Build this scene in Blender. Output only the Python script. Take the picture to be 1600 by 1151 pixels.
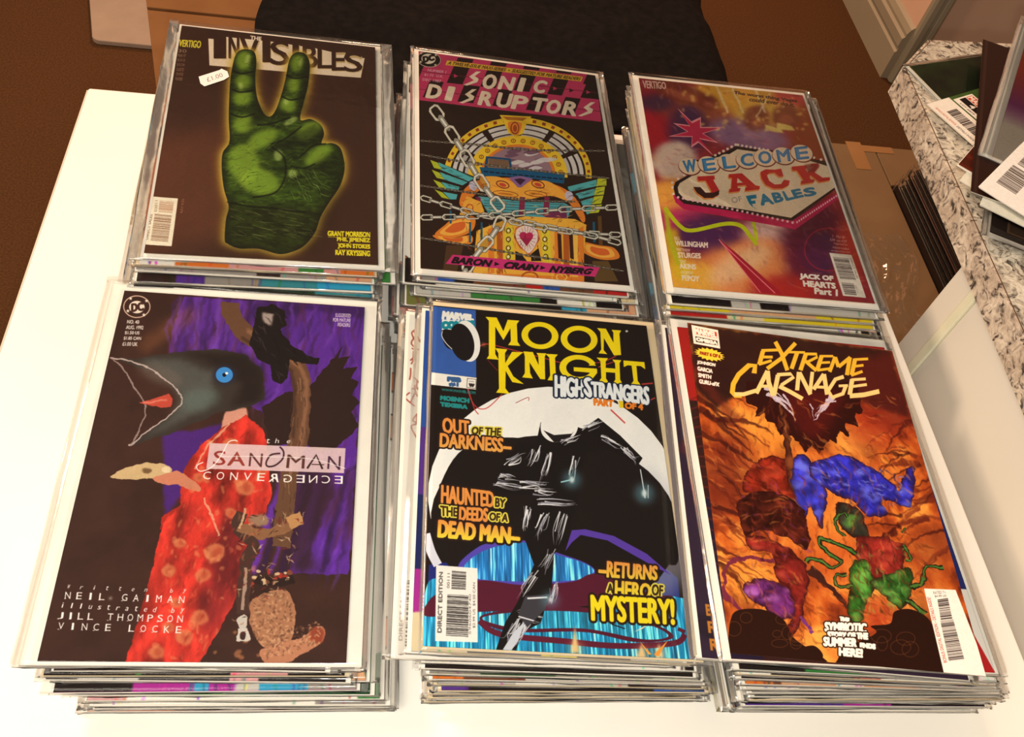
import bpy, bmesh, math, random
import numpy as np
from mathutils import Vector, Matrix, noise as mnoise

for _o in list(bpy.data.objects):
    bpy.data.objects.remove(_o)
sc = bpy.context.scene
COL = sc.collection
R = random.Random(7)
TZ = 0.74                                   # height of the table top above the floor

# ------------------------------------------------------------------ camera
CAM = np.array([0.2592889, -0.7390582, 0.593487])          # above the table plane
CF = np.array([0.1583, 0.5983, -0.7855]); CR = np.array([0.9863, -0.0575, 0.1549]); CU = np.array([-0.0476, 0.7992, 0.5992])
CF /= np.linalg.norm(CF); CR -= CF * (CR @ CF); CR /= np.linalg.norm(CR); CU = np.cross(CR, CF)
FPX, PPX, PPY = 1437.992, -15.26, -28.283
cam = bpy.data.cameras.new('camera'); camo = bpy.data.objects.new('camera', cam); COL.objects.link(camo)
cam.sensor_width = 36.0; cam.lens = FPX / 1600 * 36.0
cam.shift_x = -PPX / 1600; cam.shift_y = PPY / 1600
cam.clip_start = 0.02
camo.matrix_world = Matrix(((CR[0], CU[0], -CF[0], CAM[0]), (CR[1], CU[1], -CF[1], CAM[1]), (CR[2], CU[2], -CF[2], CAM[2] + TZ), (0, 0, 0, 1)))
sc.camera = camo

# ------------------------------------------------------------------ light
world = bpy.data.worlds.new('room_light'); sc.world = world; world.use_nodes = True
bg = world.node_tree.nodes['Background']
bg.inputs[0].default_value = (1.0, 0.72, 0.50, 1); bg.inputs[1].default_value = 0.11

def lamp(name, kind, loc, energy, color, size=None, target=None, sy=None):
    l = bpy.data.lights.new(name, kind); l.energy = energy; l.color = color
    o = bpy.data.objects.new(name, l); COL.objects.link(o); o.location = loc
    if kind == 'AREA':
        l.size = size
        if sy: l.shape = 'RECTANGLE'; l.size_y = sy
    else:
        l.shadow_soft_size = size
    if target is not None:
        o.rotation_euler = (Vector(target) - Vector(loc)).to_track_quat('-Z', 'Y').to_euler()
    return o
fl = CAM - CU * 0.022 + CR * 0.004
lamp('phone_flash', 'POINT', (fl[0], fl[1], fl[2] + TZ), 7.5, (1.0, 0.95, 0.86), 0.005)
lamp('ceiling_lamp', 'AREA', (-1.35, 0.55, 2.35), 36.0, (1.0, 0.74, 0.52), 0.35, (0.3, -0.2, TZ))
lamp('far_ceiling_lamp', 'AREA', (0.5, 3.0, 2.35), 50.0, (1.0, 0.56, 0.32), 0.5, (0.4, 0.0, TZ))
lamp('room_lamp', 'AREA', (-0.3, -1.3, 2.3), 17.0, (1.0, 0.90, 0.76), 0.8, (0.3, -0.3, TZ))

vs = sc.view_settings
vs.view_transform = 'Standard'; vs.look = 'None'; vs.gamma = 1.0; vs.use_curve_mapping = False
vs.exposure = 0.25
sc.cycles.transparent_max_bounces = 32
sc.cycles.max_bounces = 8
sc.cycles.caustics_reflective = False; sc.cycles.caustics_refractive = False

# ------------------------------------------------------------------ helpers
def ray(u, v):
    return CF + (u - 800 - PPX) / FPX * CR - (v - 575.5 - PPY) / FPX * CU
def on_z(u, v, z):
    d = ray(u, v); return CAM + (z - CAM[2]) / d[2] * d
def project(p):
    q = np.asarray(p, float) - CAM; d = q @ CF
    return 800 + PPX + FPX * (q @ CR) / d, 575.5 + PPY - FPX * (q @ CU) / d

def s2l(c):
    c = c / 255.0
    return c / 12.92 if c <= 0.04045 else ((c + 0.055) / 1.055) ** 2.4
def rgb(r, g, b): return (s2l(r), s2l(g), s2l(b), 1)

def new_mat(name, base=(0.8, 0.8, 0.8, 1), rough=0.5, spec=0.5, metal=0.0):
    m = bpy.data.materials.new(name); m.use_nodes = True
    b = m.node_tree.nodes['Principled BSDF']
    b.inputs['Base Color'].default_value = base; b.inputs['Roughness'].default_value = rough
    b.inputs['Specular IOR Level'].default_value = spec; b.inputs['Metallic'].default_value = metal
    return m, m.node_tree.nodes, m.node_tree.links, b

def noise_mat(name, cols, scale=20, rough=0.6, spec=0.3, detail=4, bump=0.0, bscale=None, stretch=(1, 1, 1), dist=0.0, coord='Object'):
    m, N, L, b = new_mat(name, rough=rough, spec=spec)
    tc = N.new('ShaderNodeTexCoord'); mp = N.new('ShaderNodeMapping'); mp.inputs['Scale'].default_value = stretch
    L.new(tc.outputs[coord], mp.inputs[0])
    n = N.new('ShaderNodeTexNoise'); n.inputs['Scale'].default_value = scale; n.inputs['Detail'].default_value = detail
    n.inputs['Distortion'].default_value = dist
    L.new(mp.outputs[0], n.inputs[0])
    cr = N.new('ShaderNodeValToRGB'); L.new(n.outputs[0], cr.inputs[0])
    el = cr.color_ramp.elements
    el[0].position, el[0].color = cols[0]; el[1].position, el[1].color = cols[-1]
    for p, c in cols[1:-1]:
        e = el.new(p); e.color = c
    L.new(cr.outputs[0], b.inputs['Base Color'])
    if bump:
        n2 = N.new('ShaderNodeTexNoise'); n2.inputs['Scale'].default_value = bscale or scale * 3; n2.inputs['Detail'].default_value = 6
        L.new(mp.outputs[0], n2.inputs[0])
        bp = N.new('ShaderNodeBump'); bp.inputs['Strength'].default_value = bump; bp.inputs['Distance'].default_value = 0.002
        L.new(n2.outputs[0], bp.inputs['Height']); L.new(bp.outputs[0], b.inputs['Normal'])
    return m

def empty(name, loc=(0, 0, 0)):
    o = bpy.data.objects.new(name, None); COL.objects.link(o); o.location = loc; o.empty_display_size = 0.05
    return o
def tag(o, label=None, cat=None, group=None, kind=None):
    if label: o['label'] = label
    if cat: o['category'] = cat
    if group: o['group'] = group
    if kind: o['kind'] = kind
    return o
def obj(name, me, mat, parent=None, loc=None):
    o = bpy.data.objects.new(name, me); COL.objects.link(o)
    if mat is not None:
        for mm in (mat if isinstance(mat, (list, tuple)) else [mat]): me.materials.append(mm)
    if parent is not None: o.parent = parent
    if loc is not None: o.location = loc
    return o
def mesh(name, V, F, smooth=False, uv=None, mi=None):
    me = bpy.data.meshes.new(name); me.from_pydata([tuple(map(float, v)) for v in V], [], F); 
    if uv is not None:
        l = me.uv_layers.new(name='UVMap')
        for p in me.polygons:
            for li in p.loop_indices: l.data[li].uv = uv[me.loops[li].vertex_index]
    if mi is not None: me.polygons.foreach_set('material_index', mi)
    if smooth: me.polygons.foreach_set('use_smooth', [True] * len(me.polygons))
    me.update(); return me
def bevel_box(name, mat, c, s, parent=None, bev=0.003, seg=2, rz=0.0, loc=None):
    """box of size s centred on c (in the parent's space)"""
    bm = bmesh.new(); bmesh.ops.create_cube(bm, size=1)
    bmesh.ops.scale(bm, vec=s, verts=bm.verts)
    if bev: bmesh.ops.bevel(bm, geom=bm.edges[:], offset=bev, segments=seg, affect='EDGES', profile=0.5)
    if rz: bmesh.ops.rotate(bm, cent=(0, 0, 0), matrix=Matrix.Rotation(rz, 3, 'Z'), verts=bm.verts)
    bmesh.ops.translate(bm, vec=c, verts=bm.verts)
    me = bpy.data.meshes.new(name); bm.to_mesh(me); bm.free()
    return obj(name, me, mat, parent, loc)
def prism(name, mat, pts, z0, z1, parent=None, bev=0.0, seg=2, mi=None):
    """vertical prism on a polygon"""
    bm = bmesh.new(); vs_ = [bm.verts.new((p[0], p[1], z0)) for p in pts]
    f = bm.faces.new(vs_); r = bmesh.ops.extrude_face_region(bm, geom=[f])
    bmesh.ops.translate(bm, vec=(0, 0, z1 - z0), verts=[e for e in r['geom'] if isinstance(e, bmesh.types.BMVert)])
    bmesh.ops.recalc_face_normals(bm, faces=bm.faces[:])
    if bev: bmesh.ops.bevel(bm, geom=bm.edges[:], offset=bev, segments=seg, affect='EDGES', profile=0.5)
    me = bpy.data.meshes.new(name); bm.to_mesh(me); bm.free()
    return obj(name, me, mat, parent)

# ------------------------------------------------------------------ printed artwork (flat print, drawn into arrays)
_glyph = {}
def glyph_tris(s, shear=0.0, space=1.0):
    k = (s, shear, space)
    if k in _glyph: return _glyph[k]
    cu = bpy.data.curves.new('print', 'FONT'); cu.body = s; cu.resolution_u = 3; cu.shear = shear; cu.space_character = space
    o = bpy.data.objects.new('print', cu); COL.objects.link(o)
    dg = bpy.context.evaluated_depsgraph_get(); me = o.evaluated_get(dg).to_mesh(); me.calc_loop_triangles()
    V = np.array([v.co[:2] for v in me.vertices]); T = np.array([t.vertices[:] for t in me.loop_triangles])
    o.evaluated_get(dg).to_mesh_clear(); bpy.data.objects.remove(o); bpy.data.curves.remove(cu)
    lo, hi = V.min(0), V.max(0)
    V = (V - lo) / (hi - lo)
    a = V[T]; ar = (a[:, 1, 0] - a[:, 0, 0]) * (a[:, 2, 1] - a[:, 0, 1]) - (a[:, 2, 0] - a[:, 0, 0]) * (a[:, 1, 1] - a[:, 0, 1])
    T[ar < 0] = T[ar < 0][:, ::-1]
    E = np.concatenate([V[T[:, [0, 1]]], V[T[:, [1, 2]]], V[T[:, [2, 0]]]])      # (n,2,2) signed edges
    _glyph[k] = E; return E

def solve_h(src, dst):
    A = []; b = []
    for (x, y), (u, v) in zip(src, dst):
        A += [[x, y, 1, 0, 0, 0, -u * x, -u * y], [0, 0, 0, x, y, 1, -v * x, -v * y]]; b += [u, v]
    return np.append(np.linalg.solve(np.array(A, float), np.array(b, float)), 1).reshape(3, 3)

def smooth_pts(P, closed=True, n=6):
    P = np.asarray(P, float); out = []; m = len(P)
    for i in range(m if closed else m - 1):
        p0, p1, p2, p3 = (P[(i - 1) % m], P[i], P[(i + 1) % m], P[(i + 2) % m]) if closed else (P[max(i - 1, 0)], P[i], P[i + 1], P[min(i + 2, m - 1)])
        for t in np.arange(n) / n:
            out.append(0.5 * (2 * p1 + (p2 - p0) * t + (2 * p0 - 5 * p1 + 4 * p2 - p3) * t * t + (3 * p1 - p0 - 3 * p2 + p3) * t ** 3))
    if not closed: out.append(P[-1])
    return np.array(out)

def box_blur(a, r, axis):
    if r < 1: return a
    r = int(r); p = [(0, 0), (0, 0)]; p[axis] = (r + 1, r)
    c = np.cumsum(np.pad(a, p, mode='edge'), axis=axis, dtype=np.float64)
    n = a.shape[axis]
    hi = np.take(c, np.arange(2 * r + 1, 2 * r + 1 + n), axis); lo = np.take(c, np.arange(0, n), axis)
    return ((hi - lo) / (2 * r + 1)).astype(np.float32)
def blur(a, r):
    for _ in range(3):
        a = box_blur(a, r, 0); a = box_blur(a, r, 1)
    return a
def fbm(h, w, cell, octs=4, seed=0, sx=1.0, sy=1.0):
    rs = np.random.RandomState(seed); out = np.zeros((h, w), np.float32); amp = 1; tot = 0
    for o in range(octs):
        cy = max(2, int(h / (cell * sy)) + 2); cx = max(2, int(w / (cell * sx)) + 2)
        g = rs.rand(cy + 1, cx + 1).astype(np.float32)
        yy = np.linspace(0, cy - 1e-3, h); xx = np.linspace(0, cx - 1e-3, w)
        y0 = yy.astype(int); x0 = xx.astype(int); fy = (yy - y0)[:, None]; fx = (xx - x0)[None]
        fy = fy * fy * (3 - 2 * fy); fx = fx * fx * (3 - 2 * fx)
        out += amp * ((g[y0][:, x0] * (1 - fx) + g[y0][:, x0 + 1] * fx) * (1 - fy) + (g[y0 + 1][:, x0] * (1 - fx) + g[y0 + 1][:, x0 + 1] * fx) * fy)
        tot += amp; amp *= 0.5; cell = max(1.5, cell / 2)
    return out / tot

class Art:
    """a sheet of print; drawing coordinates go through a homography to the sheet"""
    def __init__(s, quad, wmm, lmm, res=4.0, base=(255, 255, 255)):
        s.W, s.H = int(wmm * res), int(lmm * res)
        s.img = np.empty((s.H, s.W, 3), np.float32); s.img[:] = np.array(base, np.float32) / 255
        s.Hm = solve_h(quad, [(0, 0), (s.W, 0), (s.W, s.H), (0, s.H)]); s.o = (0, 0, 1.0)
        s.SS = 3
    def crop(s, x0, y0, k): s.o = (x0, y0, k)
    def tf(s, P):
        P = np.asarray(P, float); x = s.o[0] + P[..., 0] * s.o[2]; y = s.o[1] + P[..., 1] * s.o[2]
        H = s.Hm; w = H[2, 0] * x + H[2, 1] * y + H[2, 2]
        return np.stack([(H[0, 0] * x + H[0, 1] * y + H[0, 2]) / w, (H[1, 0] * x + H[1, 1] * y + H[1, 2]) / w], -1)
    def cover(s, E):
        """coverage of signed edges E (n,2,2) in sheet pixels"""
        SS = s.SS; E = np.asarray(E)
        r0 = int(max(0, math.floor(E[..., 1].min()) - 1)); r1 = int(min(s.H, math.ceil(E[..., 1].max()) + 2))
        full = np.zeros((s.H, s.W), np.float32)
        if r1 <= r0: return full
        acc = np.zeros(((r1 - r0) * SS, s.W + 2), np.float32)
        for (a, b) in E:
            if a[1] == b[1]: continue
            sg = 1.0
            if a[1] > b[1]: a, b, sg = b, a, -1.0
            y0 = max(r0 * SS, math.ceil(a[1] * SS - 0.5)); y1 = min(r1 * SS - 1, math.ceil(b[1] * SS - 0.5) - 1)
            if y1 < y0: continue
            ys = np.arange(y0, y1 + 1); x = a[0] + ((ys + 0.5) / SS - a[1]) * (b[0] - a[0]) / (b[1] - a[1])
            x = np.clip(x, 0, s.W); xi = x.astype(int); f = x - xi
            ys = ys - r0 * SS
            acc[ys, xi] += sg * (1 - f); acc[ys, xi + 1] += sg * f
        c = np.cumsum(acc, 1)[:, :s.W].reshape(r1 - r0, SS, s.W)
        full[r0:r1] = np.clip(np.abs(c), 0, 1).mean(1); return full
    def paint(s, m, col, a=1.0):
        rr = np.nonzero(m.any(1))[0]
        if not len(rr): return
        k = slice(rr[0], rr[-1] + 1); m = (m[k] * a)[..., None]
        c = col[k] if isinstance(col, np.ndarray) and col.ndim == 3 else np.array(col, np.float32) / 255
        s.img[k] = s.img[k] * (1 - m) + c * m
    def mask(s, P, smooth=False):
        if smooth: P = smooth_pts(P)
        P = s.tf(P); return s.cover(np.stack([P, np.roll(P, -1, 0)], 1))
    def poly(s, P, col, a=1.0, smooth=False, bl=0):
        m = s.mask(P, smooth)
        if bl: m = blur(m, bl)
        s.paint(m, col, a); return m
    def ell(s, cx, cy, rx, ry, col, a=1.0, rot=0.0, bl=0):
        t = np.linspace(0, 2 * math.pi, 40, endpoint=False); c, q = math.cos(rot), math.sin(rot)
        x, y = rx * np.cos(t), ry * np.sin(t)
        return s.poly(np.stack([cx + c * x - q * y, cy + q * x + c * y], 1), col, a, bl=bl)
    def ring(s, cx, cy, rx, ry, w, col, a=1.0, rot=0.0):
        t = np.linspace(0, 2 * math.pi, 40, endpoint=False); c, q = math.cos(rot), math.sin(rot)
        def e(k): 
            x, y = (rx - k) * np.cos(t), (ry - k) * np.sin(t); return s.mask(np.stack([cx + c * x - q * y, cy + q * x + c * y], 1))
        s.paint(np.clip(e(0) - e(w), 0, 1), col, a)
    def line(s, P, w, col, a=1.0, smooth=False, bl=0, taper=False):
        P = np.asarray(P, float)
        if smooth: P = smooth_pts(P, closed=False)
        d = np.gradient(P, axis=0); d /= np.linalg.norm(d, axis=1)[:, None] + 1e-9; n = np.stack([-d[:, 1], d[:, 0]], 1)
        ww = np.full(len(P), w / 2.0)
        if taper: ww = ww * np.linspace(1, 0.15, len(P))
        n = n * ww[:, None]
        Q = s.tf(np.concatenate([P + n, (P - n)[::-1]]))
        m = s.cover(np.stack([Q, np.roll(Q, -1, 0)], 1))
        if bl: m = blur(m, bl)
        s.paint(m, col, a)
    def text(s, t, quad, col, a=1.0, bold=0, shear=0.0, outline=None, ow=2, space=1.0, ocol2=None, grad=None):
        """quad: TL TR BR BL of the lettering (four points), or (x0,y0,x1,y1)"""
        if len(quad) == 4 and not hasattr(quad[0], '__len__'):
            x0, y0, x1, y1 = quad; quad = [(x0, y0), (x1, y0), (x1, y1), (x0, y1)]
        q = s.tf(np.array(quad, float)); E = glyph_tris(t, shear, space)
        u = E[..., 0:1]; v = 1 - E[..., 1:2]
        P = q[0] * (1 - u) * (1 - v) + q[1] * u * (1 - v) + q[2] * u * v + q[3] * (1 - u) * v
        m = s.cover(P)
        if bold: m = s.grow(m, bold)
        if outline is not None:
            s.paint(s.grow(m, ow), outline, a)
        if grad is not None:
            g = np.linspace(0, 1, 64); ymin, ymax = q[:, 1].min(), q[:, 1].max()
            yy = np.clip((np.arange(s.H) - ymin) / max(1, ymax - ymin), 0, 1)[:, None, None]
            col = (np.array(col, np.float32) * (1 - yy) + np.array(grad, np.float32) * yy) / 255 * np.ones((1, s.W, 1), np.float32)
        s.paint(m, col, a); return m
    @staticmethod
    def grow(m, r):
        if r < 1:
            n = m.copy()
            for dx, dy in ((1, 0), (-1, 0), (0, 1), (0, -1)): n = np.maximum(n, r * np.roll(np.roll(m, dx, 1), dy, 0))
            return n
        r = int(round(r)); out = m.copy()
        for dy in range(-r, r + 1):
            for dx in range(-r, r + 1):
                if dx * dx + dy * dy <= r * r + 1: out = np.maximum(out, np.roll(np.roll(m, dx, 1), dy, 0))
        return out
    def warp(s, amp, cell, seed=0):
        dx = (fbm(s.H, s.W, cell, 3, seed) - .5) * 2 * amp; dy = (fbm(s.H, s.W, cell, 3, seed + 50) - .5) * 2 * amp
        yy, xx = np.mgrid[0:s.H, 0:s.W]; s.img = s.img[np.clip((yy + dy).round().astype(int), 0, s.H - 1), np.clip((xx + dx).round().astype(int), 0, s.W - 1)]
    def brush(s, P, n, ln, w, cols, seed=0, ang=None, a=.5, bend=.3, smooth=True, bl=0):
        """n short paint strokes inside the polygon P; ang(x, y) gives their direction"""
        r = random.Random(seed); P = np.array(P, float); lo, hi = P.min(0), P.max(0)
        Q = smooth_pts(P) if smooth else P; out = {}
        for _ in range(n):
            for _t in range(8):
                x, y = r.uniform(lo[0], hi[0]), r.uniform(lo[1], hi[1]); c = False; j = len(Q) - 1
                for i in range(len(Q)):
                    if (Q[i][1] > y) != (Q[j][1] > y) and x < (Q[j][0] - Q[i][0]) * (y - Q[i][1]) / (Q[j][1] - Q[i][1]) + Q[i][0]: c = not c
                    j = i
                if c: break
            if not c: continue
            t = (ang(x, y) if ang else r.uniform(0, 6.28)) + r.uniform(-bend, bend); L_ = ln * r.uniform(.4, 1.2); ww = w * r.uniform(.4, 1.3)
            u = np.array([math.cos(t), math.sin(t)]); v = np.array([-u[1], u[0]]) * ww / 2; p = np.array([x, y]); k = r.uniform(-.2, .2) * L_ * np.array([-u[1], u[0]])
            out.setdefault(r.randrange(len(cols)), []).append([p - u * L_ / 2, p + k + v, p + u * L_ / 2, p + k - v])
        for ci, L in out.items():
            L = s.tf(np.array(L)); E = np.concatenate([np.stack([q, np.roll(q, -1, 0)], 1) for q in L]); m = s.cover(E)
            if bl: m = blur(m, bl)
            s.paint(m, cols[ci], a)
    def speckle(s, amt=0.03, cell=3, seed=0):
        s.img = np.clip(s.img * (1 + amt * (fbm(s.H, s.W, cell, 3, seed)[..., None] - 0.5) * 2), 0, 1)
    def bars(s, quad, n=30, seed=1, col=(40, 30, 28), vertical=True, fill=0.55, bg=None):
        """barcode: bars between edge TL-BL and TR-BR, stepping along TL->BL when vertical is True"""
        rs = random.Random(seed); q = [np.array(p, float) for p in quad]
        if bg is not None: s.poly(quad, bg)
        x = 0.0
        while x < 1:
            w = rs.choice([1, 1, 2, 3]) / (n * 2.2)
            if rs.random() < 1:
                a, b = x, min(1, x + w)
                if vertical: P = [q[0] + (q[3] - q[0]) * a, q[1] + (q[2] - q[1]) * a, q[1] + (q[2] - q[1]) * b, q[0] + (q[3] - q[0]) * b]
                else: P = [q[0] + (q[1] - q[0]) * a, q[0] + (q[1] - q[0]) * b, q[3] + (q[2] - q[3]) * b, q[3] + (q[2] - q[3]) * a]
                s.poly(P, col)
            x += w + rs.choice([1, 1, 2, 2]) / (n * 2.2)
    def image(s, name):
        im = bpy.data.images.new(name, s.W, s.H); a = np.ones((s.H, s.W, 4), np.float32); a[..., :3] = np.clip(s.img[::-1], 0, 1)
        im.pixels.foreach_set(a.ravel()); im.update(); im.pack(); return im

def print_mat(name, art, rough=0.35, spec=0.16):
    m, N, L, b = new_mat(name, rough=rough, spec=spec)
    t = N.new('ShaderNodeTexImage'); t.image = art.image(name); t.interpolation = 'Cubic'
    L.new(t.outputs[0], b.inputs['Base Color']); return m

# ------------------------------------------------------------------ the six top covers
QUAD = {
 'A': [(284, 40), (586, 74), (591, 414), (225, 395)],
 'B': [(654, 80), (930, 118), (984, 446), (657, 419)],
 'C': [(998, 122), (1254, 149), (1367, 474), (1052, 448)],
 'D': [(194.5, 454), (570, 480), (541, 1036), (58, 1033)],
 'E': [(677, 477), (1010, 509), (1084, 1030), (661, 1009)],
 'F': [(1074, 504), (1394, 548), (1541, 1056), (1141, 1020)]}
SIZE = {'A': (168, 260), 'B': (171, 260), 'C': (168, 258), 'D': (171, 260), 'E': (168, 260), 'F': (168, 258)}
WH = (250, 240, 222); BK = (26, 16, 12)

def art_hand():
    s = Art(QUAD['A'], *SIZE['A'], base=(66, 40, 30)); s.crop(180, 20, .34743)  # brown base carries the bag's warm reflection, painted over a black ground
    s.poly([(200, 560), (520, 500), (520, 1000), (130, 1080)], (118, 66, 44), .55, bl=40)
    s.poly([(300, 60), (1168, 155), (1175, 400), (260, 300)], (66, 38, 28), .8, bl=30)
    hand = [(590, 165), (625, 175), (637, 215), (632, 300), (640, 380), (668, 450), (697, 467), (722, 440), (745, 380), (765, 310), (785, 215), (808, 183), (838, 178), (865, 195), (877, 240), (868, 330), (850, 400), (833, 480), (880, 478), (925, 505), (940, 545), (930, 590), (975, 587), (1010, 605), (1027, 650), (1032, 710), (1012, 780), (960, 860), (925, 920), (900, 990), (850, 1050), (790, 1078), (735, 1085), (650, 1062), (560, 1060), (510, 1040), (495, 1020), (500, 930), (512, 870), (490, 790), (480, 700), (485, 630), (515, 580), (512, 480), (515, 370), (522, 280), (540, 200), (560, 172)]
    # title block behind the fingertips
    s.poly([(420, 117), (470, 121), (486, 108), (700, 130), (900, 160), (980, 178), (1122, 205), (1105, 293), (425, 238)], (244, 226, 200))
    T = 'INVISIBLES'
    b = [(445, 105, 500, 208), (512, 100, 560, 208), (560, 105, 655, 225), (665, 118, 700, 225), (700, 128, 785, 238), (800, 135, 828, 240), (845, 150, 912, 250), (912, 160, 975, 252), (975, 165, 1035, 262), (1030, 180, 1112, 268)]
    for ch, (x0, y0, x1, y1) in zip(T, b):
        for dx, c in ((3, (206, 180, 130)), (0, (62, 37, 27))):
            s.text(ch, (x0 + dx + 2, y0 + (12 if dx else 0), x1 + dx - 2, y1 + dx - 3), c, bold=2)
    s.poly([(415, 60), (1140, 160), (1135, 196), (980, 170), (900, 151), (700, 121), (490, 99), (470, 112), (415, 108)], (62, 37, 27))
    s.text('THE', [(611, 104), (660, 110), (658, 127), (610, 121)], (240, 225, 205), bold=1)
    m = s.mask(hand, True)
    for r, c, a in ((16, (196, 150, 40), .75), (8, (226, 196, 84), .8)):
        s.paint(blur(np.clip(s.grow(m, 6), 0, 1), r), c, a)
    s.paint(m, (30, 34, 16))
    n1 = fbm(s.H, s.W, 40, 5, 3); n2 = fbm(s.H, s.W, 14, 4, 5, sx=1.6, sy=.6)
    base = np.stack([30 + 62 * n1, 44 + 84 * n1, 14 + 20 * n1], -1) * (0.40 + 0.80 * n2[..., None]) / 255
    inner = blur(m, 10) ** 3 * m
    s.paint(inner * .95, base.astype(np.float32))
    hl = (140, 176, 52)
    def bulge(x, y, rx, ry, rot=0, a=.75, c=hl):
        s.ell(x, y, rx, ry, c, a, rot, bl=7)
    for v in ((580, 215, 34, 42, .15), (575, 310, 34, 34, .1), (572, 385, 40, 34), (580, 500, 50, 40, -.4), (822, 228, 30, 38, .15), (805, 325, 30, 34, .2), (780, 415, 36, 34, .3), (580, 680, 70, 90, -.3), (650, 760, 90, 60, .2), (660, 570, 80, 36, -.5), (870, 530, 60, 34, -.5), (915, 640, 70, 34, -.6)):
        bulge(*v[:4], rot=v[4] if len(v) > 4 else 0)
    for v in ((598, 212, 10, 26, .2), (838, 222, 9, 22, .2), (566, 330, 10, 16), (770, 400, 12, 14), (735, 640, 20, 26, 0), (800, 725, 20, 20, 0), (790, 487, 34, 12, -.5)):
        s.ell(v[0], v[1], v[2], v[3], (190, 216, 120), .6, v[4] if len(v) > 4 else 0, bl=3)
    dk = (14, 16, 8)
    s.brush(hand, 520, 34, 5, [(20, 24, 10), (60, 84, 26), (120, 150, 50)], 1, a=.32, ang=lambda x, y: -.5 if y < 830 else .15, bend=.7)
    s.poly([(500, 860), (900, 880), (1000, 760), (1040, 800), (900, 1080), (500, 1080)], (26, 18, 10), .42, bl=16); s.poly([(610, 200), (645, 230), (640, 400), (700, 470), (600, 520), (640, 380)], (18, 20, 8), .55, bl=7); s.poly([(845, 190), (880, 240), (860, 420), (835, 480), (820, 420)], (18, 20, 8), .5, bl=6); s.poly([(900, 500), (945, 560), (900, 600), (760, 620), (700, 600)], (16, 18, 8), .5, bl=8); s.poly([(1000, 610), (1035, 700), (1000, 800), (900, 700), (860, 760), (800, 740)], (16, 18, 8), .4, bl=10)
    for L in ([(530, 260), (570, 275), (625, 265)], [(525, 345), (565, 358), (625, 350)], [(520, 455), (570, 470), (630, 455)], [(770, 280), (810, 296), (868, 285)], [(750, 375), (790, 392), (850, 380)], [(640, 505), (700, 500), (790, 470)], [(700, 590), (760, 570), (840, 510)], [(700, 600), (760, 650), (765, 740), (720, 810), (620, 830)], [(830, 650), (890, 600), (950, 590)], [(790, 690), (850, 700), (900, 680)], [(505, 850), (600, 870), (720, 880), (860, 900)]):
        s.line(L, 7, dk, .8, smooth=True, bl=1)
    rs = random.Random(4)
    for i in range(70):
        x, y = rs.uniform(790, 940), rs.uniform(700, 820); l = rs.uniform(20, 50); a = rs.uniform(-1.2, -.3)
        s.line([(x, y), (x + l * math.cos(a), y + l * math.sin(a) * -1)], 2.5, (150, 176, 90) if i % 2 else dk, .35)
    for i in range(60):
        x, y = rs.uniform(510, 880), rs.uniform(880, 1010); l = rs.uniform(30, 80)
        s.line([(x, y), (x + l, y + rs.uniform(4, 20))], 2.5, (168, 170, 110) if i % 3 else dk, .28)
    for i in range(40):
        x, y = rs.uniform(500, 690), rs.uniform(600, 820); l = rs.uniform(20, 60); a = rs.uniform(.1, .9)
        s.line([(x, y), (x + l * math.cos(a), y - l * math.sin(a))], 2.2, dk if i % 2 else (160, 190, 80), .3)
    s.text('VERTIGO', [(290, 122), (388, 128), (384, 160), (286, 152)], (226, 214, 60), bold=1)
    for i, t in enumerate(('30', 'MAR 97', '$2.50 US', '$3.50 CAN', 'SUGGESTED', 'FOR MATURE', 'READERS')):
        y = 165 + i * 21; s.text(t, [(284 - i * 2, y), (322 - i * 3, y + 2), (320 - i * 3, y + 16), (283 - i * 2, y + 14)], (196, 160, 130), .75)
    bx = [(168, 828), (283, 836), (255, 1050), (130, 1042)]
    s.poly(bx, (250, 240, 214))
    s.bars([(200, 846), (265, 850), (258, 900), (195, 896)], 22, 2, (190, 140, 110))
    s.bars([(178, 905), (255, 912), (238, 1030), (160, 1024)], 34, 3, (150, 110, 86))
    s.text('DIRECT SALES', [(160, 905), (170, 905), (148, 1022), (138, 1022)][1:] + [(160, 905)], (90, 60, 40), .0)
    vtext(s, 'DIRECT SALES', [(156, 908), (168, 908), (148, 1020), (137, 1020)], (96, 70, 50))
    vtext(s, '03011', [(180, 846), (192, 846), (188, 896), (176, 896)], (150, 110, 90))
    vtext(s, 'RAY KIN', [(300, 838), (312, 838), (304, 900), (293, 900)], (176, 120, 96), .8)
    for i, t in enumerate(('GRANT MORRISON', 'PHIL JIMENEZ', 'JOHN STOKES', 'RAY KRYSSING')):
        x0 = (958, 1000, 1004, 993)[i]; y = 982 + i * 28.3
        s.text(t, [(x0, y), (1146, y + 6), (1146, y + 28), (x0, y + 22)], (236, 220, 40), bold=1)
        if i < 3: s.line([(x0, y + 27), (1146, y + 33)], 2, (200, 180, 40))
    s.speckle(.05, 4, 2); return s

def vtext(s, t, quad, col, a=1.0, up=True, bold=0):
    """lettering that runs up the sheet: quad is TL TR BR BL of the strip"""
    tl, tr, br, bl_ = quad
    s.text(t, [bl_, tl, tr, br] if up else [tr, br, bl_, tl], col, a, bold=bold)

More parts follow.
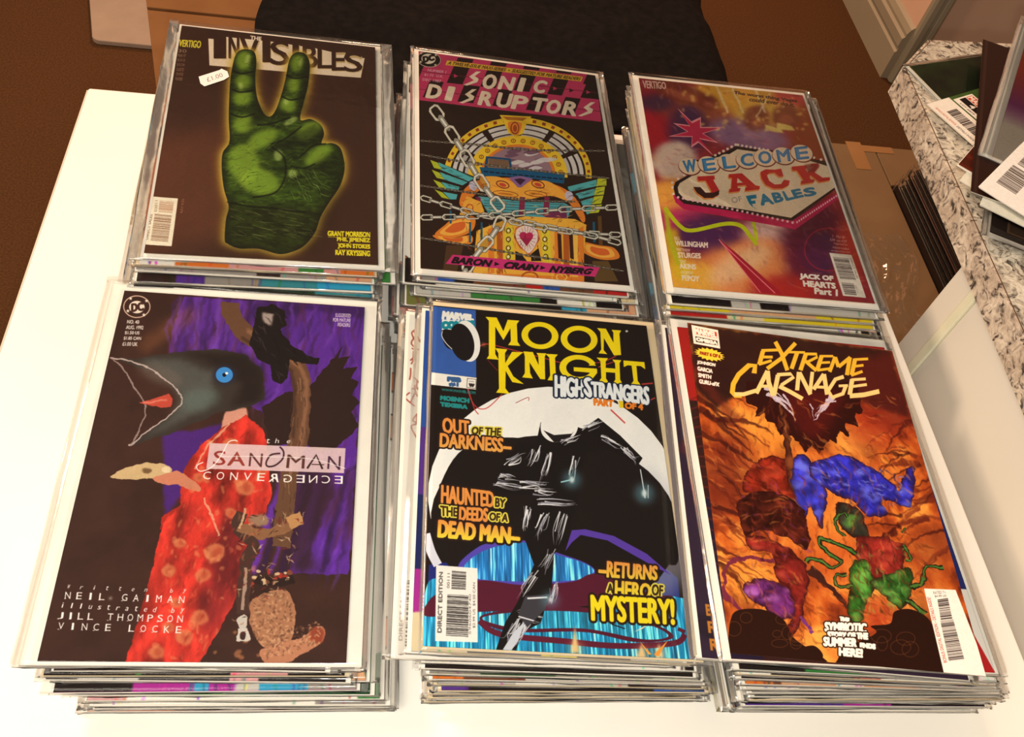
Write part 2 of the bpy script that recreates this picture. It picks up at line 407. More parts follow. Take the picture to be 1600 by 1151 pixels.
def chain(s, P, n, w, col=(214, 208, 190), dk=(30, 24, 20), thick=None):
    P = smooth_pts(P, closed=False, n=10); d = np.r_[0, np.cumsum(np.linalg.norm(np.diff(P, axis=0), axis=1))]
    for i in range(n):
        a, b = d[-1] * (i - .18) / n, d[-1] * (i + 1.18) / n
        A = np.array([np.interp(a, d, P[:, k]) for k in (0, 1)]); B = np.array([np.interp(b, d, P[:, k]) for k in (0, 1)])
        u = (B - A) / np.linalg.norm(B - A); v = np.array([-u[1], u[0]]); L = np.linalg.norm(B - A)
        ww = w if i % 2 == 0 else w * .45
        def rr(k, kw):
            c = min(L * .16, ww * .42); return [A + u * (c + k) + v * (ww / 2 - kw), B - u * (c + k) + v * (ww / 2 - kw), B - u * k + v * max(.2, ww / 2 - c - kw * .3), B - u * k - v * max(.2, ww / 2 - c - kw * .3), B - u * (c + k) - v * (ww / 2 - kw), A + u * (c + k) - v * (ww / 2 - kw), A + u * k - v * max(.2, ww / 2 - c - kw * .3), A + u * k + v * max(.2, ww / 2 - c - kw * .3)]
        t = thick or w * .2
        o = s.mask(rr(0, 0)); 
        if i % 2 == 0:
            inn = s.mask(rr(t, t)); ring = np.clip(o - inn, 0, 1); s.paint(np.clip(s.grow(o, 1) - inn * .8, 0, 1), dk); s.paint(ring, col)
        else:
            s.paint(s.grow(o, 1), dk); s.paint(o, tuple(int(c * .72) for c in col)); s.line([A + u * L * .2, B - u * L * .2], ww * .35, (240, 236, 224))

def art_jukebox():
    s = Art(QUAD['B'], *SIZE['B'], base=(44, 26, 18)); s.crop(650, 180, .2259)
    YE, OR, CR_, TQ = (238, 196, 48), (226, 128, 44), (206, 196, 184), (84, 176, 180)
    out = (40, 22, 14)
    # arch
    def arc(cx, cy, r0x, r0y, r1x, r1y, a0, a1, n=26):
        t = np.linspace(a0, a1, n); return [(cx + r0x * math.cos(q), cy - r0y * math.sin(q)) for q in t] + [(cx + r1x * math.cos(q), cy - r1y * math.sin(q)) for q in t[::-1]]
    c = (705, 420)
    s.poly(arc(*c, 520, 415, 130, 120, -.05, math.pi + .1), out)
    s.poly(arc(*c, 512, 405, 470, 362, -.05, math.pi + .05), YE)
    for i in range(22):
        q = .05 + i * .14; s.poly(arc(*c, 500, 395, 482, 374, q, q + .05, 3), (150, 60, 30))
    for j, (ra, rb) in enumerate(((.99, .93), (.90, .83), (.80, .74))):
        for i in range(6):
            q = -.02 + i * .53
            if 2.4 < q < 2.5: continue
            s.poly(arc(*c, 460 * ra, 356 * ra, 460 * rb, 352 * rb, q + .04, q + .47, 10), (214, 208, 204) if j < 2 else (190, 184, 184))
    s.poly(arc(*c, 345, 278, 248, 205, -.05, math.pi + .1), YE)
    s.poly(arc(*c, 262, 218, 240, 200, -.05, math.pi + .1), OR)
    for i in range(14):
        q = .1 + i * .225; x, y = c[0] + 298 * math.cos(q), c[1] - 243 * math.sin(q); s.ring(x, y, 17, 15, 5, (120, 70, 20)); s.ell(x, y, 5, 8, (200, 110, 40))
    s.poly(arc(*c, 240, 200, 3, 3, 0, math.pi), (150, 118, 130))
    rs = random.Random(3)
    for i in range(16):
        x, y = rs.uniform(520, 880), rs.uniform(250, 380)
        s.poly([(x, y), (x + 50, y - 18), (x + 100, y - 6), (x + 60, y + 10), (x + 20, y + 14)], (214, 208, 206) if i % 2 else (110, 74, 96), .9, smooth=True)
    s.poly([(485, 285), (655, 300), (668, 395), (470, 385)], (20, 70, 110)); s.poly([(500, 300), (640, 312), (648, 372), (494, 362)], (150, 116, 90))
    for i in range(7): s.line([(505, 306 + i * 8), (640, 317 + i * 8)], 2.5, (40, 26, 20))
    s.poly([(440, 360), (680, 380), (720, 372), (1030, 415), (1025, 475), (460, 420)], (14, 84, 124)); 
    for i in range(14): s.poly([(470 + i * 40, 385 + i * 4), (500 + i * 40, 388 + i * 4), (500 + i * 40, 398 + i * 4), (470 + i * 40, 395 + i * 4)], (8, 34, 60))
    # crest
    s.poly([(580, 0), (800, 10), (770, 50), (740, 130), (690, 145), (640, 125), (610, 55)], YE); s.poly([(640, 50), (730, 55), (715, 125), (690, 138), (655, 120)], OR, smooth=True)
    s.ring(685, 90, 30, 42, 7, (120, 60, 20)); s.ell(686, 92, 14, 24, (160, 70, 30))
    s.poly([(600, 10), (770, 20), (740, 40), (630, 34)], (180, 110, 30))
    # wings
    s.poly([(92, 305), (170, 335), (440, 440), (430, 560), (250, 610), (150, 520), (100, 400)], out)
    for i in range(4):
        y = 318 + i * 68; s.poly([(155 + i * 10, y + 10), (430, y + 130 - i * 26), (420, y + 165 - i * 34), (170 + i * 22, y + 62)], TQ, smooth=False)
        s.poly([(98 + i * 10, y - 6), (152 + i * 10, y + 14), (180 + i * 18, y + 62), (125 + i * 18, y + 50)], (178, 188, 44), smooth=False)
    s.poly([(1320, 430), (1330, 520), (1280, 640), (1200, 710), (1020, 560), (1020, 500)], out)
    for i in range(4):
        y = 442 + i * 62; s.poly([(1050 + i * 18, y + 55 - i * 4), (1250 - i * 12, y + 6), (1248 - i * 14, y + 52), (1060 + i * 20, y + 92)], TQ)
        s.poly([(1255 - i * 12, y), (1318 - i * 10, y - 8), (1318 - i * 18, y + 48), (1248 - i * 16, y + 54)], (190, 196, 44))
    # body
    s.poly([(270, 620), (300, 500), (400, 440), (600, 420), (820, 440), (1000, 480), (1120, 560), (1190, 700), (1180, 760), (1160, 900), (1230, 1150), (380, 1150), (400, 900), (330, 840), (300, 800), (280, 700)], out)
    s.poly([(300, 610), (330, 520), (420, 455), (600, 432), (820, 452), (990, 492), (1100, 570), (1170, 700), (1150, 740), (1050, 600), (900, 540), (500, 510), (400, 560), (340, 640)], OR, smooth=True)
    s.poly([(440, 440), (560, 425), (680, 470), (705, 500), (760, 470), (900, 455), (1010, 520), (1060, 600), (930, 560), (720, 590), (540, 540)], (240, 168, 60), smooth=True)
    s.poly([(640, 432), (720, 420), (810, 440), (730, 500), (705, 500)], (140, 100, 150)); s.poly([(680, 445), (720, 436), (760, 448), (722, 485)], (60, 30, 60))
    for x in (600, 845): s.ring(x, 480, 48, 26, 7, (120, 40, 30), rot=.3); s.ell(x, 482, 26, 12, (200, 70, 50), rot=.3)
    for x, w in ((620, 90), (830, 80)): s.ring(x, 545, w, 22, 5, (130, 60, 20), rot=.12); s.ell(x, 545, w * .6, 8, (200, 120, 40), rot=.12)
    s.poly([(430, 560), (760, 600), (1030, 610), (1080, 640), (1040, 740), (740, 700), (500, 680)], (80, 160, 170)); 
    for i in range(5): s.line([(470, 590 + i * 18), (1030, 622 + i * 20)], 3, (20, 50, 60))
    for x in (410, 720, 890): s.poly([(x, 565), (x + 36, 568), (x + 50 if x < 500 else x + 30, 690), (x + 60 if x < 500 else x - 10, 690)], (130, 36, 70))
    s.poly([(870, 690), (1040, 640), (1050, 740), (940, 730)], (110, 40, 80))
    s.poly([(350, 560), (450, 600), (480, 690), (300, 690)], (236, 170, 60)); s.ring(372, 640, 26, 26, 8, (180, 70, 30))
    for x, y in ((395, 490), (1060, 560)): s.ell(x, y, 28, 34, (200, 190, 210), rot=-.4)
    # feet and columns
    for P in ([(200, 760), (260, 720), (400, 700), (390, 800), (250, 850), (130, 830)], [(120, 830), (250, 850), (380, 830), (380, 890), (250, 890), (150, 860)], [(1150, 880), (1260, 900), (1370, 920), (1405, 990), (1280, 1000), (1160, 950)]):
        s.poly(P, OR, smooth=True)
        m = np.array(P).mean(0)
        for k in (.75, .5): s.poly([tuple(m + (np.array(p) - m) * k) for p in P], (244, 176, 70) if k > .6 else (214, 100, 40), smooth=True)
    s.poly([(420, 800), (600, 730), (760, 700), (1100, 720), (1180, 760), (1150, 1150), (390, 1150)], (238, 176, 60))
    for x in (615, 865):
        s.poly([(x, 780), (x + 60, 760), (x + 62 if x < 700 else x + 75, 1020), (x if x < 700 else x + 15, 1010)], (222, 202, 50))
        for i in range(4): s.ring(x + 26 + (i * 3 if x > 700 else 0), 800 + i * 60, 18, 20, 7, (90, 60, 30)); s.ell(x + 26, 800 + i * 60, 7, 8, (240, 240, 220))
    s.poly([(690, 780), (760, 750), (840, 780), (860, 860), (790, 970), (720, 920), (680, 850)], (196, 92, 50)); s.poly([(700, 790), (760, 765), (830, 795), (845, 860), (788, 955), (730, 910), (694, 850)], (236, 214, 206), smooth=True)
    for i in range(18): 
        q = i * math.pi / 9; s.line([(765 + 38 * math.cos(q), 855 + 46 * math.sin(q)), (765 + 66 * math.cos(q), 855 + 84 * math.sin(q))], 2.5, (150, 60, 80))
    s.ell(745, 835, 28, 26, (186, 36, 84), rot=.4); s.ell(785, 838, 28, 26, (186, 36, 84), rot=-.4); s.poly([(722, 850), (808, 852), (768, 908)], (160, 28, 70))
    for x, c2 in ((500, OR), (560, (180, 90, 30)), (960, OR), (1020, (180, 90, 30)), (1080, (244, 190, 80)), (1120, OR)): s.poly([(x, 790), (x + 40, 770), (x + 46, 1150), (x + 4, 1150)], c2)
    for x in (980, 1060): s.poly([(x, 820), (x + 26, 826), (x + 34, 1000), (x + 8, 990)], (60, 24, 16))
    s.poly([(690, 940), (730, 960), (770, 1010), (690, 1010)], (30, 20, 16)); s.poly([(800, 960), (850, 920), (870, 1010), (800, 1010)], (30, 20, 16))
    for x in (240, 375, 455): s.line([(x, 660 if x < 300 else 740), (x, 750 if x < 300 else 880)], 14, (20, 90, 120))
    s.line([(1230, 740), (1235, 880)], 16, (20, 90, 120)); s.line([(1270, 700), (1280, 900)], 26, (96, 66, 30))
    s.poly([(210, 900), (190, 1060), (140, 1100), (280, 1100), (330, 900)], (78, 52, 30)); s.poly([(1220, 1010), (1330, 1010), (1400, 1150), (1240, 1150)], (96, 70, 36))
    s.poly([(460, 1090), (1120, 1120), (1180, 1160), (1100, 1200), (470, 1160)], OR); s.ring(790, 1120, 60, 40, 12, (180, 80, 30))
    for x in (540, 1010): s.ring(x, 1120, 40, 26, 8, (244, 196, 90))
    s.brush([(280, 440), (1150, 520), (1180, 760), (1160, 1150), (400, 1150), (300, 700)], 260, 60, 5, [(40, 22, 14), (250, 200, 96), (190, 84, 34)], 3, a=.75, bend=.5, ang=lambda x, y: 1.5 if y > 760 else .25 * math.sin(x / 90), smooth=False)
    s.brush([(100, 310), (440, 450), (400, 590), (160, 520)], 30, 90, 3.5, [(24, 40, 40)], 4, a=.8, ang=lambda x, y: .3, bend=.1, smooth=False); s.brush([(1060, 520), (1320, 440), (1270, 640), (1080, 600)], 30, 90, 3.5, [(24, 40, 40)], 5, a=.8, ang=lambda x, y: -.3, bend=.1, smooth=False)
    # chains
    thin = (132, 118, 100)
    for P in ([(30, 180), (400, 205), (800, 240), (1310, 250)], [(30, 275), (300, 320), (700, 370), (1340, 440)], [(30, 490), (400, 540), (800, 590), (1100, 600)], [(30, 850), (300, 890), (700, 960), (1100, 1020), (1440, 1080)]): chain(s, P, 46, 13, thin, thick=4)
    chain(s, [(30, 570), (200, 620), (450, 690), (700, 730), (1100, 810), (1420, 830)], 19, 40); chain(s, [(1420, 890), (1200, 830), (900, 780), (640, 730)], 9, 44)
    chain(s, [(30, 710), (400, 700), (700, 680), (1000, 655), (1400, 640)], 17, 42)
    chain(s, [(110, -60), (200, 60), (330, 260), (460, 480), (600, 660)], 9, 80, (222, 214, 196), thick=14); chain(s, [(600, 700), (540, 830), (420, 960), (300, 1150)], 6, 80, (222, 214, 196), thick=14)
    # name strip
    s.poly([(255, 965), (1272, 1055), (1240, 1118), (205, 1028)], (206, 48, 118))
    for t, q in (('BARON', [(270, 982), (530, 1005), (508, 1047), (248, 1022)]), ('CRAIN', [(630, 1016), (852, 1038), (826, 1076), (606, 1056)]), ('NYBERG', [(950, 1044), (1228, 1066), (1200, 1100), (925, 1086)])): s.text(t, q, (26, 12, 20), bold=2)
    for x, y in ((548, 1030), (866, 1056)): s.poly([(x, y - 16), (x + 34, y + 2), (x - 4, y + 14)], (26, 12, 20))
    # masthead checks
    s.crop(650, 75, .18125); PK = (204, 58, 104)
    top = lambda x: 30 + (x - 20) * .118; 
    s.poly([(12, 20), (1545, 215), (1600, 640), (20, 452)], PK)
    def row(yl0, yl1, xs, sl=.125, shear=.42):
        for xa, xb in xs:
            P = []
            for x, y in ((xa, yl0), (xb, yl0), (xb, yl1), (xa, yl1)): P.append((x - (y - yl0) * shear, y + (x - 20) * sl))
            s.poly(P, (40, 18, 18))
    row(45, 78, [(365, 500), (655, 790), (940, 1075), (1222, 1350)], .112)
    row(120, 268, [(-40, 80), (330, 465), (620, 750), (905, 1040), (1195, 1320), (1480, 1640)], .11)
    row(270, 415, [(120, 240), (420, 555), (720, 835), (1010, 1140), (1290, 1420)], .12)
    s.poly([(1480, 220), (1545, 228), (1560, 330), (1440, 310)], (40, 18, 18))
    s.poly([(270, 108), (1440, 250), (1422, 290), (255, 148)], (238, 190, 62))
    s.text('A TWELVE-ISSUE MAXI-SERIES  •  SUGGESTED FOR MATURE READERS', [(285, 116), (1425, 256), (1415, 282), (272, 143)], (70, 36, 20), bold=.6, shear=.2)
    for x0, y0, x1, y1 in ((30, 200, 1560, 388), (30, 358, 1590, 550)): s.line([(x0, y0), (x1, y1)], 5, (110, 30, 50))
    for x, y in ((330, 243), (1185, 350), (1325, 366), (1470, 382)): s.poly([(x, y - 18), (x + 34, y + 3), (x - 2, y + 16)], PK if x != 1325 else (40, 18, 18))
    W2 = (246, 226, 200)
    def ltr(t, q): s.text(t, q, W2, bold=4, shear=.0)
    def sh(x0, y0, x1, y1, k=34, sl=.12): return [(x0 + k, y0), (x1 + k, y0 + (x1 - x0) * sl), (x1, y1 + (x1 - x0) * sl), (x0, y1)]
    for t, q in (('O', sh(570, 228, 672, 345)), ('N', sh(712, 248, 824, 352)), ('I', sh(880, 262, 912, 370)), ('C', sh(1010, 280, 1098, 378)),
                 ('D', sh(88, 318, 196, 428)), ('I', sh(255, 338, 300, 448)), ('R', sh(540, 378, 640, 488)), ('U', sh(690, 390, 800, 506)), ('P', sh(825, 412, 938, 520)), ('T', sh(985, 430, 1100, 540)), ('O', sh(1118, 448, 1222, 556)), ('R', sh(1262, 462, 1372, 572))): ltr(t, q)
    for x, y in ((412, 205), (375, 358), (1395, 470)):
        s.poly([(x + 150, y), (x + 62, y + 42), (x + 128, y + 78), (x, y + 118), (x + 28, y + 118), (x + 140, y + 92), (x + 100, y + 42)][:0] or [(x + 110, y), (x + 152, y), (x + 96, y + 40), (x + 132, y + 62), (x + 120, y + 92), (x + 30, y + 122), (x, y + 116), (x + 88, y + 76), (x + 48, y + 44)], W2)
    for i, (t, w) in enumerate((('NUMBER 1', 160), ('$1.75  U.K.', 165), ('DEC 1987', 160))):
        x, y = (104, 75, 60)[i], (182, 222, 262)[i]; s.text(t, [(x, y), (x + w, y + 17), (x + w - 6, y + 40), (x - 4, y + 22)], (240, 180, 196), bold=.5)
    s.ell(112, 100, 104, 68, (30, 16, 12), rot=.12); s.ring(112, 100, 104, 68, 5, (226, 210, 190), rot=.12)
    s.ell(108, 95, 62, 44, (232, 222, 204), rot=.1); s.text('DC', [(62, 78), (150, 60), (158, 104), (66, 128)], (30, 16, 12), bold=3)
    for x, y in ((45, 45), (172, 62), (40, 122), (168, 148)): star(s, x, y, 14, (232, 222, 204))
    s.speckle(.03, 4, 4); return s

def star(s, x, y, r, c, n=5, k=.42, rot=-math.pi / 2):
    s.poly([(x + (r if i % 2 == 0 else r * k) * math.cos(rot + i * math.pi / n), y + (r if i % 2 == 0 else r * k) * math.sin(rot + i * math.pi / n)) for i in range(2 * n)], c)

def art_sign():
    s = Art(QUAD['C'], *SIZE['C'], base=(150, 40, 48)); s.crop(960, 100, .34755)
    def B(x, y, rx, ry, c, a=1, rot=0, bl=16): s.ell(x, y, rx, ry, c, a, rot, bl)
    B(180, 250, 140, 130, (176, 20, 40)); B(520, 170, 240, 90, (236, 170, 60)); B(380, 230, 200, 60, (150, 60, 50), .8, .2); B(800, 200, 90, 110, (214, 70, 70)); B(700, 230, 160, 60, (240, 196, 80), .9)
    B(880, 330, 90, 160, (150, 60, 24)); B(600, 320, 190, 70, (150, 110, 150), .95, .2); B(330, 290, 90, 110, (70, 34, 80), .9); B(270, 430, 100, 90, (226, 196, 180), 1, 0, 10)
    B(190, 170, 80, 40, (70, 40, 70), .9); B(250, 600, 110, 90, (250, 170, 70)); B(300, 700, 130, 60, (200, 50, 100)); B(430, 760, 160, 90, (80, 30, 80)); B(700, 760, 120, 110, (226, 180, 170), 1, .2)
    B(560, 920, 260, 120, (236, 140, 80), 1, -.3); B(330, 960, 130, 90, (246, 176, 60)); B(560, 900, 160, 60, (248, 200, 150), .8, -.5); B(900, 800, 150, 180, (96, 22, 50), 1, 0, 22); B(930, 850, 90, 90, (60, 40, 90), .8); B(1050, 850, 60, 160, (200, 60, 40), .9); B(760, 1010, 160, 60, (190, 40, 34), .9)
    for x, y, w, h, r in ((300, 130, 150, 40, .3), (420, 170, 50, 34, .3), (640, 245, 60, 60, .1), (770, 240, 60, 60, .1)):
        B(x, y, w, h, (126, 50, 34), .85, r, 7); B(x + 6, y + 12, w * .6, h * .4, (190, 100, 70), .6, r, 6)
    rs = random.Random(5)
    for i in range(60):
        x, y = rs.uniform(300, 860), rs.uniform(90, 300); B(x, y, rs.uniform(4, 12), rs.uniform(4, 10), (255, 214, 110), .55, 0, 3)
    for x in (450, 520, 620): s.line([(x, 90), (x + 60, 220)], 10, (255, 236, 190), .7, bl=2)
    s.line([(700, 130), (640, 240)], 9, (255, 236, 190), .7, bl=2)
    for x, y, q in ((720, 290, .3), (770, 280, -.1)): s.poly([(x - 40, y - 20), (x + 30, y), (x + 40, y + 18), (x - 40, y + 10)], (246, 220, 120), .9, bl=2)
    B(640, 310, 60, 20, (176, 140, 170), .6)
    s.brush([(110, 70), (850, 140), (1170, 1070), (265, 1000)], 500, 60, 9, [(250, 190, 110), (90, 24, 50), (200, 60, 50), (190, 150, 170)], 6, a=.22, ang=lambda x, y: .6 + .8 * math.sin(x / 160 + y / 210), smooth=False, bl=2)
    s.warp(5, 40, 3)
    s.line([(225, 640), (290, 720), (350, 745), (500, 715), (570, 725), (610, 770), (640, 810)], 18, (198, 206, 20), smooth=True); s.line([(625, 706), (640, 790)], 14, (198, 206, 20)); s.line([(245, 740), (290, 900), (320, 960)], 70, (226, 190, 30), .8, smooth=True, bl=8)
    s.line([(230, 640), (250, 780), (290, 900)], 22, (190, 190, 30), .9, smooth=True, bl=3)
    s.poly([(470, 785), (540, 840), (755, 1035), (655, 1028), (560, 900)], (176, 24, 44)); s.line([(480, 800), (720, 1030)], 5, (244, 120, 130)); s.line([(470, 785), (655, 1028)], 4, (244, 120, 130))
    B(890, 850, 90, 90, (120, 20, 60), .5, 0, 20); s.ring(960, 830, 110, 100, 6, (190, 40, 60), .6)
    st = [(282, 195), (345, 255), (388, 235), (388, 280), (488, 282), (400, 310), (468, 352), (385, 335), (448, 412), (378, 350), (345, 372), (348, 325), (240, 322), (325, 300), (262, 262), (335, 272)]
    s.poly(st, (246, 150, 160)); cst = np.mean(st, 0); s.poly([tuple(cst + (np.array(p) - cst) * .82) for p in st], (204, 40, 80))
    # the sign
    s.crop(1040, 200, .16875)
    s.poly([(60, 590), (90, 680), (170, 745), (1200, 930), (1600, 640), (1600, 580), (1200, 830), (140, 650)], (196, 24, 84))
    s.poly([(70, 540), (90, 490), (200, 430), (250, 300), (560, 215), (650, 160), (830, 190), (1000, 200), (1300, 270), (1500, 300), (1560, 330), (1560, 560), (1170, 850), (170, 690), (90, 620)], (36, 18, 14))
    s.poly([(110, 540), (130, 500), (240, 435), (330, 300), (590, 235), (665, 190), (820, 212), (1100, 230), (1420, 320), (1560, 360), (1560, 540), (1160, 822), (180, 655), (120, 590)], (242, 218, 186))
    for i in range(24): s.ell(115 + i * 46, 632 + i * 10.2, 12, 12, (250, 190, 200))
    for i in range(19): s.ell(1215 + i * 20, 862 - i * 13.5, 8, 11, (250, 190, 200))
    for P in ([(60, 495), (170, 425)], [(460, 245), (650, 148)], [(670, 150), (950, 200)], [(1370, 265), (1500, 300)]):
        n = max(3, int(np.hypot(P[1][0] - P[0][0], P[1][1] - P[0][1]) / 34))
        for i in range(n): q = i / (n - 1); s.ell(P[0][0] + (P[1][0] - P[0][0]) * q, P[0][1] + (P[1][1] - P[0][1]) * q, 13, 12, (246, 224, 210))
    for x, y in ((62, 540), (70, 600)): s.ell(x, y, 12, 12, (246, 224, 210))
    cs = [(220, 345), (400, 330), (585, 310), (755, 290), (920, 268), (1090, 250), (1258, 225)]
    for ch, (x, y) in zip('WELCOME', cs):
        s.ell(x + 2, y + 6, 108, 80, (120, 44, 30), rot=.25); s.ell(x, y, 102, 75, (248, 218, 186), rot=.25)
        q = [(x - 62, y - 48), (x + 48, y - 62), (x + 64, y + 46), (x - 42, y + 58)]
        s.text(ch, q, (40, 120, 180), bold=2); s.text(ch, [(a * .86 + x * .14, b * .86 + y * .14) for a, b in q], (110, 170, 214), .5)
    JR, OX = (206, 40, 40), (236, 150, 80)
    P_J = [(290, 440), (452, 432), (458, 466), (440, 470), (500, 570), (495, 610), (440, 640), (360, 640), (290, 590), (256, 536), (322, 538), (370, 590), (420, 590), (425, 575), (372, 478), (304, 480)]
    P_A = [[(585, 420), (710, 412), (838, 525), (875, 530), (872, 560), (740, 575), (742, 545), (760, 540), (742, 520), (668, 528), (672, 548), (700, 550), (690, 578), (595, 588), (590, 560), (610, 555), (618, 455), (590, 452)]]
    P_C = [(880, 400), (930, 375), (1010, 378), (1070, 368), (1092, 440), (1050, 440), (1010, 405), (960, 410), (940, 430), (960, 480), (1010, 515), (1070, 510), (1096, 470), (1148, 478), (1140, 520), (1080, 550), (1000, 552), (930, 520), (890, 460)]
    P_K = [(1165, 350), (1300, 335), (1310, 362), (1290, 370), (1310, 400), (1370, 350), (1345, 340), (1340, 322), (1410, 318), (1418, 345), (1375, 400), (1450, 450), (1515, 445), (1518, 472), (1420, 490), (1335, 425), (1330, 445), (1345, 465), (1375, 468), (1372, 492), (1255, 510), (1250, 482), (1275, 475), (1215, 385), (1175, 385)]
    for dx, dy, col in ((-8, 14, OX), (0, 0, JR)):
        for P in (P_J, P_A[0], P_C, P_K): s.poly([(x + dx, y + dy) for x, y in P], col)
    s.poly([(668, 455), (720, 500), (665, 502)], (242, 218, 186)); s.poly([(256, 536), (322, 538), (370, 590), (440, 590), (500, 570), (495, 610), (440, 640), (360, 640), (290, 590)], (60, 18, 14))
    s.poly([(1290, 330), (1410, 318), (1418, 345), (1375, 400), (1310, 400)], (120, 24, 30), .7, bl=3)
    s.text('OF', [(610, 640), (702, 622), (714, 672), (620, 690)], (150, 140, 140))
    BL = (20, 126, 166)
    s.poly([(745, 622), (840, 608), (845, 642), (790, 650), (796, 668), (832, 662), (836, 690), (802, 696), (812, 722), (862, 756), (800, 718), (775, 690)], BL)
    for ch, q in (('A', [(880, 612), (940, 600), (1000, 690), (890, 705)]), ('B', [(985, 598), (1060, 586), (1090, 665), (1015, 680)]), ('L', [(1085, 582), (1115, 576), (1190, 642), (1120, 660)]), ('E', [(1165, 570), (1240, 556), (1272, 622), (1200, 640)]), ('S', [(1275, 555), (1370, 540), (1392, 605), (1290, 625)])): s.text(ch, q, BL, bold=3)
    s.crop(960, 100, .34755)
    s.text('The worst thing Vegas', [(538, 122), (822, 160), (820, 176), (535, 138)], (60, 30, 20), .85, bold=1); s.text('could ever do it.', [(608, 150), (812, 176), (810, 192), (604, 166)], (60, 30, 20), .75, bold=1)
    s.text('VERTIGO', [(126, 74), (228, 82), (232, 112), (130, 108)], (236, 190, 176), bold=1)
    for t, q in (('BILL', [(268, 772), (294, 774), (296, 788), (270, 786)]), ('WILLINGHAM', [(272, 790), (420, 800), (420, 824), (276, 814)]), ('MATTHEW', [(278, 824), (340, 830), (340, 842), (282, 838)]), ('STURGES', [(284, 844), (388, 850), (388, 872), (288, 868)]), ('TONY', [(290, 878), (322, 880), (322, 894), (293, 892)]), ('AKINS', [(292, 894), (366, 900), (366, 922), (296, 918)]), ('ANDREW', [(298, 928), (352, 932), (352, 946), (300, 942)]), ('PEPOY', [(302, 948), (380, 954), (380, 978), (306, 972)])):
        s.text(t, q, (246, 226, 200), .95 if len(t) > 4 and t not in ('MATTHEW', 'ANDREW') else .6, bold=1)
    for t, q in (('JACK OF', [(832, 940), (980, 952), (982, 978), (834, 966)]), ('HEARTS', [(846, 972), (990, 984), (992, 1008), (850, 998)]), ('Part 1', [(898, 1006), (1000, 1014), (1000, 1042), (900, 1032)])): s.text(t, q, (250, 236, 220), bold=1.5)
    s.crop(1240, 340, .12167)
    for i, t in enumerate(('1   Mar 07', '3.99  can 4.99', 'suggested for', 'mature readers', 'vertigocomics.com')):
        x, y = (495, 462, 510, 495, 475)[i], 205 + i * 48; s.text(t, [(x, y), (655 + i * 16, y + 26), (657 + i * 16, y + 56), (x + 2, y + 32)], (240, 190, 190), .8, bold=.5)
    s.poly([(452, 440), (738, 468), (930, 1030), (630, 1002)], (244, 232, 216))
    s.bars([(498, 492), (698, 515), (800, 800), (595, 785)], 38, 6, (80, 66, 66)); s.bars([(605, 828), (768, 842), (808, 992), (655, 980)], 16, 8, (80, 66, 66))
    s.text('DIRECT SALES', [(740, 510), (828, 770), (806, 776), (716, 515)], (120, 96, 90)); s.text('00111', [(800, 860), (832, 960), (815, 965), (780, 865)], (150, 130, 120))
    s.speckle(.05, 5, 6); return s

